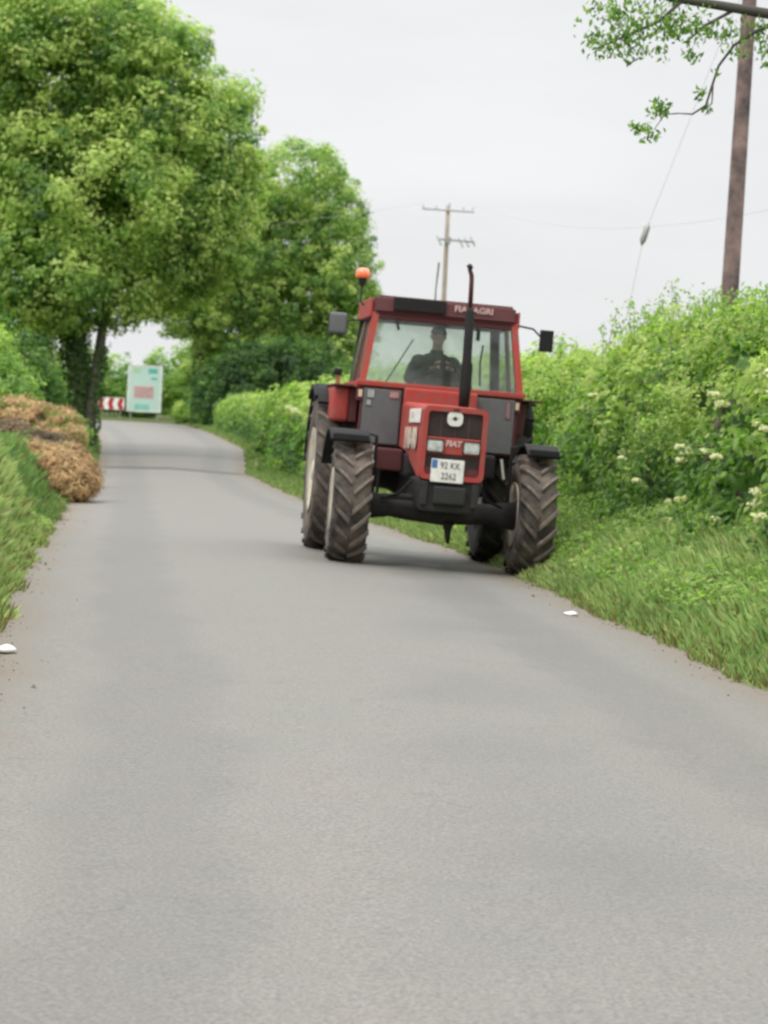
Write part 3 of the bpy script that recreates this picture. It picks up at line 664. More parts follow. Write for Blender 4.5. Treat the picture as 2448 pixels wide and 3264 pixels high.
one('cab_front_frame', lambda bm: box(bm, (.40, -.19, 1.2), (.88, -.15, 1.82), .005), M['maroon'], T)
one('window_patch', lambda bm: (box(bm, (-.735, -.228, 1.70), (-.66, -.2215, 1.79), .01), box(bm, (-.74, -.228, 1.62), (-.69, -.2215, 1.68), .01)), simple('dull_white_patch', (.34, .35, .34), .6), T)  # flat dull-coloured patches laid on the lower front windows
one('window_patch', lambda bm: box(bm, (-.50, -.228, 1.715), (-.40, -.2215, 1.785), .01), simple('dull_pink_patch', (.42, .22, .21), .6), T)
one('window_patch', lambda bm: box(bm, (.75, -.228, 1.60), (.80, -.2215, 1.78), .01), simple('dusky_patch', (.24, .15, .155), .6), T)
for s, ww in ((-1, 1), (1, .8)):
    il = one('indicator_lamp', lambda bm: box(bm, (.03 + s * .84 - .035, -.21, 1.66), (.03 + s * .84 + .035, -.12, 1.79), .015), M['maroon'], T)
    one('lens', lambda bm: box(bm, (.03 + s * .84 - .02, -.222, 1.70), (.03 + s * .84 + .02, -.212, 1.775), .004), simple('indicator_cream', (.62, .45, .32), .3), il)
# cab furniture
one('dashboard', lambda bm: (box(bm, (-.22, -.08, 1.60), (.40, .18, 1.94), .05), box(bm, (-.08, .05, 1.90), (.30, .2, 2.0), .03)), M['black'], T)
def swheel(bm):
    c = Vector((.10, .42, 2.02)); ax = Vector((0, .55, .83)).normalized(); u = Vector((1, 0, 0)); v = ax.cross(u)
    pts = [c + (u * cos(a) + v * sin(a)) * .2 for a in [2 * pi * k / 28 for k in range(28)]] ; pts.append(pts[0]); tube(bm, pts, .014, 8, False)
    for a in (0, 2.1, 4.2): tube(bm, [c, c + (u * cos(a + pi / 2) + v * sin(a + pi / 2)) * .2], .01, 6)
    tube(bm, [c, c - ax * .35], .025, 8)
one('steering_wheel', swheel, M['black'], T, True)
one('driver_seat', lambda bm: (box(bm, (-.14, .75, 1.48), (.34, 1.22, 1.62), .04), box(bm, (-.13, 1.16, 1.58), (.33, 1.26, 2.10), .05)), M['black'], T)
one('wiper', lambda bm: tube(bm, [(-.47, -.075, 2.55), (-.47, -.12, 2.50), (-.45, -.13, 2.44)], .014, 6), M['black'], T)
one('wiper', lambda bm: tube(bm, [(.40, -.075, 2.55), (.40, -.12, 2.50), (.40, -.13, 2.40)], .02, 6), M['black'], T)
one('grab_handle', lambda bm: tube(bm, [(.62, 1.0, 1.95), (.60, 1.0, 2.2), (.62, 1.0, 2.4)], .012, 6), M['black'], T)
one('grab_handle', lambda bm: tube(bm, [(-.40, 1.3, 1.9), (-.15, 1.1, 2.4)], .008, 6), M['black'], T)

# rear and front mudguards
def arc(bm, x0, x1, cy_, cz_, r, a0, a1, th, n=14, lip=0.0):
    secs = []
    for i in range(n + 1):
        a = a0 + (a1 - a0) * i / n
        d = Vector((0, -cos(a), sin(a)))
        ce = Vector((0, cy_, cz_))
        secs.append([bm.verts.new(ce + d * rr + Vector((x, 0, 0))) for x, rr in ((x0, r), (x1, r), (x1, r + th), (x0, r + th))])
    for a, c in zip(secs, secs[1:]):
        for k in range(4): bm.faces.new((a[k], a[(k + 1) % 4], c[(k + 1) % 4], c[k]))
    bm.faces.new(secs[0][::-1]); bm.faces.new(secs[-1])
one('rear_mudguard', lambda bm: arc(bm, -1.18, -.80, 1.2, .868, .925, radians(52), radians(175), .035), M['black'], T)
one('rear_mudguard', lambda bm: arc(bm, .82, 1.20, 1.2, .868, .925, radians(52), radians(175), .035), M['black'], T)
one('mudguard_flap', lambda bm: arc(bm, -1.215, -1.18, 1.2, .868, .90, radians(60), radians(120), .05), M['black'], T)
one('mudguard_flap', lambda bm: box(bm, (1.20, .85, 1.775), (1.25, 1.25, 1.80), .005), M['black'], T)
def fpanel(bm, x0, x1, y0):
    box(bm, (x0, y0, 1.425), (x1, 1.0, 1.80), .045, 3)
one('mudguard_panel', lambda bm: fpanel(bm, -1.065, -.885, .12), M['red'], T, True)
one('mudguard_panel', lambda bm: box(bm, (-.885, .14, 1.43), (-.80, 1.0, 1.79), .01), M['maroon'], T)
one('mudguard_panel', lambda bm: box(bm, (.865, .12, 1.42), (1.04, 1.0, 1.80), .03, 2, taper=.62), M['maroon'], T)
one('mudguard_inner', lambda bm: box(bm, (.86, .6, 1.30), (1.2, 1.0, 1.62), .05, 2), M['black'], T)
one('fender_top_rail', lambda bm: box(bm, (-1.07, .05, 1.802), (-.83, 1.0, 1.825), .005), M['maroon'], T)
one('fender_top_rail', lambda bm: box(bm, (.90, .05, 1.802), (1.19, 1.0, 1.822), .005), M['maroon'], T)
for s in (-1, 1):
    x0, x1 = sorted((.01 + s * .80, .01 + s * (1.20 if s < 0 else 1.135)))
    one('front_mudguard', lambda bm: arc(bm, x0, x1, -1.2, .62, .705, radians(58), radians(150), .028), M['black'], T)
    one('mudguard_bracket', lambda bm: (box(bm, (x0 + .02, -1.62, 1.235), (x1 - .02, -1.50, 1.30), .01),), M['black'], T)
    one('mudguard_stay', lambda bm: tube(bm, [(.01 + s * .70, -1.15, .72), (.01 + s * .70, -1.15, 1.30), (.01 + s * .86, -1.15, 1.335)], .018, 8), M['black'], T)
rl = one('rear_lamp', lambda bm: box(bm, (-1.0, .7, 1.825), (-.955, .74, 1.93), .006), simple('rust_stalk', (.36, .12, .05), .6), T)
one('lamp_body', lambda bm: box(bm, (-1.03, .68, 1.93), (-.94, .76, 2.0), .02), M['black'], rl)

# mirrors, beacon, aerial
mL = one('mirror', lambda bm: box(bm, (-1.20, -.16, 2.335), (-1.0, -.10, 2.575), .045, 4), M['mirror'], T, True); mL['label'] = 'grey rounded mirror'
one('mirror_arm', lambda bm: tube(bm, [(-1.09, -.11, 2.45), (-.95, -.08, 2.50), (-.75, -.05, 2.52)], .011, 6), M['black'], mL)
mR = one('mirror', lambda bm: box(bm, (1.06, -.16, 2.345), (1.205, -.10, 2.575), .015, 3), M['black'], T); mR['label'] = 'black rectangular mirror'
one('mirror_arm', lambda bm: tube(bm, [(1.12, -.09, 2.46), (1.0, -.02, 2.58), (.84, .0, 2.60)], .011, 6), M['black'], mR)
bk = one('beacon', lambda bm: lathe_z(bm, [(.05, .235), (.076, .24), (.082, .25), (.080, .30), (.062, .335), (.02, .35)], 20, (-.815, .6, 2.755)), M['orange'], T, True)
one('beacon_stalk', lambda bm: (tube(bm, [(-.775, .6, 2.70), (-.815, .6, 2.74), (-.815, .6, 2.90), (-.815, .6, 2.93), (-.815, .6, 2.99)], [.010, .011, .011, .035, .05], 8)), M['cast'], bk)
one('aerial', lambda bm: tube(bm, [(-.015, .5, 2.78), (-.02, .5, 2.95), (-.01, .5, 3.23)], [.014, .010, .014], 6), M['steel'], T)

# ------------------------------------------------------------------ driver
def skin_body():
    bm = bmesh.new()
    def ball(c, r):
        q = bmesh.ops.create_uvsphere(bm, u_segments=16, v_segments=10, radius=1)
        rr_ = r if isinstance(r, tuple) else (r, r, r)
        for v in q['verts']: v.co = Vector((v.co.x * rr_[0], v.co.y * rr_[1], v.co.z * rr_[2])) + Vector(c)
    def chain(ps, rs):
        tube(bm, ps, rs, 16)
        for p, r in zip(ps, rs): ball(p, r * .995)
    ball((.10, 1.0, 1.72), (.185, .13, .13)); ball((.10, .985, 1.86), (.165, .125, .15)); ball((.10, .965, 2.01), (.185, .13, .16))
    ball((.10, .95, 2.12), (.20, .115, .10)); ball((.10, .94, 2.19), (.15, .085, .07))
    chain([(.10, .93, 2.20), (.10, .91, 2.28), (.10, .90, 2.38)], [.075, .058, .056])
    for s in (-1, 1):
        ball((.10 + s * .185, .95, 2.15), (.078, .075, .075))
        chain([(.10 + s * .19, .95, 2.15), (.10 + s * .25, .86, 2.07), (.10 + s * .30, .74, 1.965)], [.068, .060, .050])
        chain([(.10 + s * .30, .74, 1.965), (.10 + s * .24, .58, 2.0), (.10 + s * .12, .42, 2.07), (.10 + s * .085, .36, 2.09)], [.050, .044, .029, .026])
        chain([(.10 + s * .10, .98, 1.70), (.10 + s * .135, .78, 1.69), (.10 + s * .17, .56, 1.68)], [.10, .088, .068])
        chain([(.10 + s * .17, .56, 1.68), (.10 + s * .17, .48, 1.48), (.10 + s * .17, .42, 1.24)], [.066, .058, .040])
        chain([(.10 + s * .17, .44, 1.21), (.10 + s * .18, .28, 1.20)], [.042, .036])
    # head: skull, jaw, nose, ears, brow, lips
    def blob(c, s, seg=20):
        r = bmesh.ops.create_uvsphere(bm, u_segments=seg, v_segments=seg // 2 + 2, radius=1)
        for q in r['verts']: q.co = Vector((q.co.x * s[0], q.co.y * s[1], q.co.z * s[2])) + Vector(c)
    hc = Vector((.10, .88, 2.46))
    blob(hc, (.078, .098, .105)); blob(hc + Vector((0, -.028, -.055)), (.058, .066, .065))
    blob(hc + Vector((0, -.098, -.022)), (.013, .022, .026), 10); blob(hc + Vector((0, -.085, .018)), (.055, .018, .012), 12)
    blob(hc + Vector((0, -.088, -.068)), (.024, .010, .008), 10); blob(hc + Vector((0, -.082, -.10)), (.022, .018, .016), 10)
    for s in (-1, 1):
        blob(hc + Vector((s * .080, .005, -.015)), (.010, .020, .032), 10); blob(hc + Vector((s * .030, -.086, -.002)), (.014, .010, .009), 10)
        # hand: palm and five curled fingers round the wheel rim
        pc = Vector((.10 + s * .068, .315, 2.115)); blob(pc, (.026, .034, .042), 12)
        for k in range(4):
            L_ = (.9, 1.0, .95, .78)[k]; z = .032 - k * .021
            tube(bm, [pc + Vector((0, -.01, z)), pc + Vector((-s * .002, -.045 * L_, z + .002)), pc + Vector((-s * .022, -.062 * L_, z - .004)), pc + Vector((-s * .04, -.045 * L_, z - .008))], [.0105, .010, .009, .0075], 8)
        tube(bm, [pc + Vector((-s * .005, .01, .03)), pc + Vector((-s * .03, -.012, .046)), pc + Vector((-s * .045, -.035, .044))], [.013, .011, .009], 8)
    me3 = bpy.data.meshes.new('tmp3'); bm.to_mesh(me3); bm.free()
    o = bpy.data.objects.new('tmp3', me3); COL.objects.link(o)
    rm = o.modifiers.new('r', 'REMESH'); rm.mode = 'VOXEL'; rm.voxel_size = .0085; rm.use_smooth_shade = True
    sm_ = o.modifiers.new('sm', 'SMOOTH'); sm_.factor = .5; sm_.iterations = 3
    res = bpy.data.meshes.new_from_object(o.evaluated_get(bpy.context.evaluated_depsgraph_get())); bpy.data.objects.remove(o)
    return res, hc
bodym, hc = skin_body()
P_ = empty('person', (0, 0, 0)); P_.location = T.location; P_.rotation_euler = T.rotation_euler
# the person's root sits on the seat; children use tractor-aligned coordinates
tag(P_, 'driver in a dark jacket and dark cap with both hands on the steering wheel', 'person')
body = link('body', bodym, M['skin'], P_, True)
def cloth(name, keep, off, mat):
    bm = bmesh.new(); bm.from_mesh(bodym)
    bm.normal_update()
    dl_ = [f for f in bm.faces if not keep(f.calc_center_median())]
    bmesh.ops.delete(bm, geom=dl_, context='FACES')
    for q in bm.verts: q.co += q.normal * off
    return bmobj(name, bm, mat, P_, True)
isleg = lambda c: c.z < 1.74 and (c.y < .95 or c.z < 1.70)
ishand = lambda c: c.y < .40 and c.z > 1.9
cloth('jacket', lambda c: c.z < 2.30 and not ishand(c) and c.z > 1.70 and not (c.z < 1.80 and c.y < .80), .016, M['jacket'])
cloth('trousers', lambda c: c.z < 1.80 and not (c.z > 1.74 and c.y > .80), .010, M['trouser'])
cloth('cap', lambda c: c.z > hc.z + .022 + (c.y - hc.y) * .25 * -1 * -1, .014, M['hair'])
one('cap_peak', lambda bm: [box(bm, (hc.x - .062, hc.y - .155, hc.z + .012), (hc.x + .062, hc.y - .07, hc.z + .022), .004)], M['hair'], P_)

# ------------------------------------------------------------------ trees
def limb_mesh(bm, pts, rad): tube(bm, pts, rad, 10)
def tree(name, label, loc, stems, lobes, dens, rc, per, leaf, tone0, tone_sp, group='roadside trees', ivy=None, cat='tree', leafmat_='leaf', lo=0.72, aspect=.6, branches=True):
    e = empty(name, loc); tag(e, label, cat, group)
    ox, oy, oz = loc
    for i, (pts, rad) in enumerate(stems):
        one('trunk' if i == 0 else 'limb', lambda bm: tube(bm, [(p[0] - ox, p[1] - oy, p[2] - oz) for p in pts], rad, 12), M['bark'], e, True)
    if branches and lobes:
        top = stems[0][0][-1]
        def br(bm):
            for (cx, cy_, cz, rx, ry, rz) in lobes:
                for q in range(3):
                    a = random.uniform(0, 2 * pi); end = Vector((cx + cos(a) * rx * .7, cy_ + sin(a) * ry * .7, cz + random.uniform(-.3, .6) * rz))
                    st = Vector(top); midp = st.lerp(end, .5) + Vector((0, 0, .5 * rz * .4)); L_ = (end - st).length
                    tube(bm, [tuple(p_ - Vector(loc)) for p_ in (st, midp, end)], [.02 * L_ * .6, .012 * L_ * .6, .02], 6)
        one('branches', br, M['bark'], e, True)
    C, Rr, O = lobes_clumps(lobes, dens, rc, lo)
    tone = tone0 + rng.normal(size=len(C)) * tone_sp * .75 + .12 * np.sin(C[:, 0] * 3.7 + 1) * np.sin(C[:, 2] * 3.1 + C[:, 1] * 2.3) + .22 * np.sin(C[:, 0] * 1.9 + C[:, 2] * 1.3 + oy) * np.sin(C[:, 2] * 2.1 - C[:, 0] * .7) + .10 * O[:, 2]  # upward clumps lighter, undersides darker: shading put into the leaf colour
    vv, cc = clump_leaves(C, Rr, O, per, leaf, tone, tone_sp=.07, aspect=aspect)
    cc = cc * np.array([1.16, 1.13, 1.2])
    np_mesh('crown', vv - np.array(loc), 4, cc, M[leafmat_], e)
    if ivy:
        Cs = []
        for (pts, rad, n) in ivy:
            pts = np.array(pts, float); k = rng.random(n) * (len(pts) - 1); i0 = k.astype(int); f = (k - i0)[:, None]
            base = pts[i0] * (1 - f) + pts[np.minimum(i0 + 1, len(pts) - 1)] * f
            a = rng.random(n) * 2 * pi; r_ = rad * (0.8 + .5 * rng.random(n))
            Cs.append((base + np.stack([np.cos(a) * r_, np.sin(a) * r_, rng.normal(size=n) * .1], 1), np.stack([np.cos(a), np.sin(a), 0 * a], 1)))
        Pn = np.vstack([c[0] for c in Cs]); On = np.vstack([c[1] for c in Cs])
        vv = leaf_verts(Pn, unit(On + rng.normal(size=On.shape) * .4 + [0, 0, .3]), leaf * .7 * (0.7 + .6 * rng.random(len(Pn))), .8)
        np_mesh('ivy', vv - np.array(loc), 4, green(rng.random(len(Pn)) * .35 + .05), M['leaf'], e)
    return e

zA = float(ground_z(-9.9, 82.5))
# big left tree
lobA = [(-10.6, 83, 13.9, 2.4, 2.4, 1.5), (-13.0, 83, 13.6, 2.0, 2.4, 1.4), (-6.3, 84.5, 9.9, 1.6, 2.2, 1.7), (-6.4, 84.8, 7.4, 1.5, 2.2, 1.6), (-11.2, 84, 12.6, 3.4, 3.2, 2.7), (-8.8, 83.5, 12.9, 2.1, 2.4, 1.7), (-8.1, 84, 10.6, 2.6, 2.8, 2.6), (-12.5, 84, 9.5, 3.2, 3.2, 2.8), (-9.9, 82.5, 8.2, 3.0, 3.0, 2.6),
        (-7.2, 84.5, 8.4, 2.3, 2.8, 2.4), (-13.4, 83, 6.4, 2.6, 2.8, 2.2), (-11.0, 82, 5.8, 2.1, 2.5, 1.9), (-8.0, 85, 6.5, 2.4, 2.8, 1.6), (-6.2, 85.5, 11.9, 1.0, 1.3, .8), (-5.5, 85.5, 12.2, .35, .4, .35), (-15.5, 85, 11, 3, 3, 3), (-12.7, 84.5, 3.8, 1.7, 2.2, 1.7), (-9.1, 82.8, 5.3, 1.2, 1.8, 1.0)]
tree('sycamore_tree', 'huge bushy green tree leaning over the lane from the left bank', (-9.9, 82.5, zA),
     [([(-9.9, 82.5, zA - .5), (-10.0, 82.5, 2.2), (-10.2, 82.6, 4.5), (-10.3, 83, 8.5)], [.42, .34, .3, .2]), ([(-9.6, 82.2, zA - .5), (-9.45, 82.3, 2.2), (-9.25, 82.6, 4.6), (-8.4, 83, 8.5)], [.24, .18, .15, .1])],
     lobA, 3.4, .60, 52, .17, .80, .34, ivy=[([(-9.95, 82.5, zA), (-10.05, 82.5, 2.4), (-10.2, 82.6, 4.5)], .42, 2600), ([(-9.45, 82.3, zA), (-9.4, 82.3, 2.2), (-9.25, 82.5, 3.5)], .2, 700)])
zB = float(ground_z(-11.1, 152))
lobB = [(-10.4, 150, 12.3, 2.8, 3, 2.6), (-8.6, 150, 10.2, 2.6, 2.8, 2.6), (-11.0, 152, 10.2, 2.9, 3, 3.0), (-9.6, 151, 13.4, 2.6, 2.8, 2.4), (-8.9, 152, 5.3, 1.5, 2, 1.5), (-12.4, 152, 7.8, 1.6, 2.5, 1.6), (-9.3, 151, 7.6, 2.2, 2.5, 2.0), (-11.0, 152, 5.6, .7, 1.2, 1.6), (-13.5, 152, 12, 2.5, 3, 3)]
tree('sycamore_tree', 'tree with ivy covered trunk standing right of the lane before the sign', (-11.1, 152, zB),
     [([(-11.1, 152, zB - .4), (-11.1, 152, 4), (-10.9, 152, 9.5)], [.42, .34, .2])], lobB, 2.8, .60, 42, .20, .74, .30,
     ivy=[([(-11.1, 152, zB), (-11.1, 152, 6.5)], .50, 4200)])
zC = float(ground_z(-5.2, 150))
lobC = [(-7.0, 149, 5.2, 1.8, 2, 1.5), (-4.6, 149, 5.8, 2.2, 2, 1.8), (-2.9, 148, 5.6, 1.5, 2, 1.8), (-5.9, 149, 15.0, 2.7, 2.8, 2.6), (-4.3, 149, 13.0, 2.4, 2.6, 2.7), (-6.9, 149, 11.5, 2.8, 2.8, 3), (-3.4, 148, 10.2, 2.15, 2.6, 2.7), (-5.4, 149, 8.7, 2.8, 2.8, 2.3), (-7.4, 150, 8, 2, 2.5, 1.8), (-2.6, 148, 8.0, 1.8, 2.2, 2.0)]
tree('sycamore_tree', 'dark rounded tree whose crown ends behind the orange beacon', (-5.2, 150, zC),
     [([(-5.2, 150, zC - .4), (-5.3, 150, 5), (-5.4, 149.5, 10)], [.4, .32, .2]), ([(-5.3, 150, 5), (-3.6, 149, 9.5)], [.2, .12])], lobC, 2.8, .60, 42, .20, .66, .30)
# bushes under and behind the trees
def bush(label, loc, lobes, dens, rc, per, leaf, tone, sp=.14, group='bushes along the lane', name='bush', lm='leaf', lo=.6):
    ox, oy, oz = loc
    return tree(name, label, loc, [([(ox, oy, oz - .2), (ox, oy, oz + max(l[2] + l[5] for l in lobes) * .4)], [.05, .03])], lobes, dens, rc, per, leaf, tone, sp, group, None, 'bush', lm, lo, branches=False)
g = lambda x, y: float(ground_z(x, y))
bush('dark understorey bush below the huge tree at the left edge', (-11.6, 76, g(-11.6, 76)), [(-11.3, 76, 2.3, 1.3, 1.4, 1.6), (-10.4, 76.5, 1.6, .75, 1, 1.1), (-12.8, 77, 2.8, 1.5, 1.5, 2.2)], 7, .35, 26, .15, .34)
bush('yellowish green bush at the left edge above the dead brambles', (-9.2, 60, g(-9.2, 60)), [(-8.9, 60, 1.65, .75, .9, .75), (-9.8, 61, 2.2, 1.1, 1.2, 1.1)], 12, .26, 28, .11, .66)
bush('pale green bush rising behind the mint sign', (-14.3, 172, g(-14.3, 172)), [(-14.6, 172, 4.1, 2.0, 1.6, 1.9), (-12.6, 173, 5.0, 1.7, 1.6, 2.5), (-13.3, 172, 2.6, 2.0, 1.5, 1.6)], 3.5, .5, 30, .2, .62)
bush('green bush behind the red and white bend marker', (-18.6, 172, g(-18.6, 172)), [(-18.4, 172, 3.3, 1.8, 1.5, 1.9), (-20.6, 172, 3.6, 2.0, 1.6, 2.3), (-17.0, 173, 2.3, 1.5, 1.4, 1.3)], 3.5, .5, 30, .2, .5)
bush('dark bush between the ivy trunk and the far hedge', (-8.2, 142, g(-8.2, 142)), [(-7.2, 144, 4.0, 2.2, 1.6, 1.9), (-4.6, 144, 4.2, 2.2, 1.6, 1.9), (-8.0, 143, 2.9, 1.9, 1.6, 2.6), (-5.9, 143, 3.2, 2.1, 1.6, 2.8), (-3.5, 143, 3.0, 2.0, 1.6, 2.5), (-9.8, 143.5, 2.6, 1.1, 1.4, 2.0)], 4, .45, 30, .18, .10, .1)
bush('light green sprig bush at the far road edge right of the sign', (-11.7, 156.5, g(-11.7, 156.5)), [(-12.6, 158, 1.7, .55, .6, .7), (-11.9, 158, 1.6, .6, .6, .6)], 12, .25, 24, .13, .72)

# far treeline beyond fields (seen only in gaps and from the side)
def far_wood():
    n = 260; xs = rng.uniform(-160, 200, n); ys = 330 + rng.uniform(-8, 30, n)
    lob = [(x, y, 3.4 + rng.uniform(0, 1), rng.uniform(3, 5), 3, rng.uniform(2.5, 4)) for x, y in zip(xs, ys)]
    C, Rr, O = lobes_clumps(lob, .25, 1.1, .7); vv, cc = clump_leaves(C, Rr, O, 10, .8, .35 + rng.normal(size=len(C)) * .15)
    o = np_mesh('far_treeline', vv, 4, cc, M['leaf']); tag(o, 'distant line of trees beyond the fields', 'treeline', None, 'stuff')
far_wood()

# ------------------------------------------------------------------ right hand hedge
H = empty('hedge', (4.0, 20, float(ground_z(4.0, 20)))); tag(H, 'tall bright green flowering hedge running along the right side of the lane', 'hedge')
HO = np.array(H.location)
def hedge_top(y): return np.interp(y, [6, 14, 19, 22, 25, 28, 31, 34, 42, 50, 65, 90, 115, 135], [2.0, 2.0, 2.12, 2.28, 2.48, 2.66, 2.5, 2.3, 2.25, 2.3, 2.1, 2.25, 2.3, 2.4]) + .10 * np.sin(y * 2.1) + .07 * np.sin(y * 5.3 + 1)
def hedge_front(y, z): # x of the front face
    return Redge(y) + np.interp(y, [0, 14, 22, 34, 60, 135], [1.6, 1.5, 1.55, 1.45, 1.0, .9]) + .12 * np.sin(y * 1.7 + z * 2) + .08 * np.sin(y * 4.1 + z * 3.1)
def hedge_part(y0, y1, dens, per, leaf, rc, seed, tone0):
    A = (y1 - y0) * 4.6; n = int(A * dens)
    y = rng.uniform(y0, y1, n); s = rng.random(n)        # s: 0..0.6 front, 0.6..0.9 top, rest back
    base = ground_z(hedge_front(y, 0) + .1, y); top = hedge_top(y)
    z = np.where(s < .62, base + .05 + (top - base) * (s / .62), top + rng.normal(size=n) * .10)
    x = np.where(s < .62, hedge_front(y, z) + .45 * ((z - base) / (top - base)) ** 4, hedge_front(y, z) + .45 + (s - .62) / .38 * 1.5)
    x = x + rng.normal(size=n) * .10
    O = np.where((s < .62)[:, None], np.array([-.85, -.25, .35]), np.array([-.1, -.15, 1.0])); O = unit(O + rng.normal(size=(n, 3)) * .3)
    C = np.stack([x, y, z], 1)
    low = np.clip((z - base) / 1.2, 0, 1)
    tn = tone0 + .04 + rng.normal(size=n) * .18 + .20 * np.sin(y * 1.3 + z * 1.7) * np.sin(y * .55 - z * 2.3 + 1) + np.interp(z, [.5, 1.2, 1.7, 2.4], [-.24, -.20, .12, .26])  # leaf colour darkened low down as baked-in shade, yellower towards the top
    hol = np.sin(y * 1.9 + 1.2) * np.sin(z * 3.1 + y * .7) + .5 * np.sin(y * 4.3 + z * 2)
    kp = ~((hol > .55) & (z < 1.75) & (z > .5) & (rng.random(n) < .85)); C, O, y, z, tn = C[kp], O[kp], y[kp], z[kp], tn[kp]; n = len(C)
    big = np.sin(y * .83 + z * 1.1) > .35
    a = clump_leaves(C[~big], rc * (.6 + .8 * rng.random((~big).sum())), O[~big], per, leaf, tn[~big])
    b_ = clump_leaves(C[big], rc * 1.1 * (.6 + .8 * rng.random(big.sum())), O[big], int(per * .6), leaf * 1.75, tn[big] + .06, aspect=.5)
    return np.vstack([a[0], b_[0]]), np.vstack([a[1], b_[1]])
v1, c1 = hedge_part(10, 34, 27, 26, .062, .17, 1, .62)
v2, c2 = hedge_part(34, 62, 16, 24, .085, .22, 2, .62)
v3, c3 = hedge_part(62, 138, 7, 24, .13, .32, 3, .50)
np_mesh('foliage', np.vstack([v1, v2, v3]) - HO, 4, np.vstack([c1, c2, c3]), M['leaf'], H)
# dark woody core so no daylight shows through the middle
def core(bm):
    for k in range(230):
        y = random.uniform(9, 137) if k % 3 else random.uniform(12, 40); x = float(hedge_front(y, 1)) + random.uniform(.35, 1.2); z0 = float(ground_z(x, y)); ht = float(hedge_top(y)) - z0 - .15
        pts = [(x - HO[0], y - HO[1], z0 - .1 - HO[2])]
        for i in range(1, 4): pts.append((x + random.uniform(-.2, .2) - HO[0], y + random.uniform(-.3, .3) - HO[1], z0 + ht * i / 3 - HO[2]))
        tube(bm, pts, [.035, .028, .02, .008], 5)
one('stems', core, M['bark'], H)['kind'] = 'stuff'
# inner leaves
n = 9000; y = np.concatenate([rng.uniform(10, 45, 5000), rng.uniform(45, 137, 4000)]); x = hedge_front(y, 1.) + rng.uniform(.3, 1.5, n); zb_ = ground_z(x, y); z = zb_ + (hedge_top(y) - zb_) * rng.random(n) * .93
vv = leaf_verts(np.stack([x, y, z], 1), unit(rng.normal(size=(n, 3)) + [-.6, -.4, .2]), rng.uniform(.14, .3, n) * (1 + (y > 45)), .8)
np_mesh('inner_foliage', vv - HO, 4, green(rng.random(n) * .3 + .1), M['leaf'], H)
# whippy shoots above the top
def shoots(ys, hh, nl, leaf):
    Vs, Cs = [], []; bm = bmesh.new()
    for y in ys:
        x = float(hedge_front(y, 2)) + random.uniform(.3, 1.4); z0 = float(hedge_top(y)) - .05; h = hh * random.uniform(.5, 1.2)
        lean = (random.uniform(-.25, .25), random.uniform(-.2, .2))
        a = np.array([x, y, z0]); b_ = a + np.array([lean[0] * h, lean[1] * h, h])
        tube(bm, [tuple(a - HO), tuple(b_ - HO)], [.006, .002], 4)
        k = rng.random(nl)[:, None] ** .8; P = a + (b_ - a) * k + rng.normal(size=(nl, 3)) * .045
        Vs.append(leaf_verts(P, unit(rng.normal(size=(nl, 3)) + [-.3, -.2, .8]), leaf * (.6 + .8 * rng.random(nl)), .5)); Cs.append(green(rng.random(nl) * .45 + .5))
    bmobj('shoot_stems', bm, M['twig'], H)['kind'] = 'stuff'
    np_mesh('shoots', np.vstack(Vs) - HO, 4, np.vstack(Cs), M['leaf'], H)
shoots(list(np.clip(rng.choice([18, 19.5, 21, 23.2, 24.6, 26, 28.3, 29.5, 31.5], 330) + rng.normal(size=330) * .5, 16, 34)) + list(rng.uniform(34, 60, 110)), .46, 32, .058)
# cream flower heads
def flower(x, y, z, r, n=60, tall=False, parent=H, org=HO):
    d = unit(rng.normal(size=(n, 3))) * rng.random((n, 1)) ** .4 * r; d[:, 2] *= .45; d[:, 0] *= 1.1
    P = np.array([x, y, z]) + d
    vv = leaf_verts(P, unit(rng.normal(size=(n, 3)) * .5 + [-.3, -.5, .9]), rng.uniform(.022, .04, n) * (1 + r * 2), .9)
    cc = np.array([.70, .68, .42]) * (0.75 + .4 * rng.random((n, 1))) * np.array([1, 1, 1])
    np_mesh('flower_cluster', vv - org, 4, cc, M['petal'], parent)
FL = [(21.3, 2.02, .085), (21.3, 1.86, .06), (21.3, 1.92, .05), (23.5, 1.78, .06), (23.1, 1.86, .05), (25.0, 1.33, .07), (24.6, 1.36, .07), (24.0, 1.34, .06), (24.8, 1.24, .05), (22.4, 1.02, .08), (22.3, .92, .07),
      (26.0, .80, .08), (26.2, .72, .08), (26.3, .66, .06), (24.4, .88, .06), (28.6, 1.28, .07), (28.4, 1.20, .06), (21.6, 1.56, .05), (22.2, 1.6, .05), (20.2, 1.5, .05), (19.3, .95, .06), (20.4, .86, .06), (27.3, .62, .05),
      (25.6, .58, .05), (24.9, .66, .05), (23.2, .74, .05), (26.6, 1.0, .04), (22.9, 1.3, .05), (29.5, 1.9, .05), (48, 1.95, .14), (50, 2.1, .13), (56, 1.85, .14), (60, 1.7, .14), (62, 1.4, .15), (64, 1.8, .15), (70, 1.3, .16), (53, 2.25, .12), (58, 1.2, .12)]
for (y, z, r) in FL:
    z += 0.0; flower(float(hedge_front(y, z)) - .20, y, z, r * 1.08, 70)

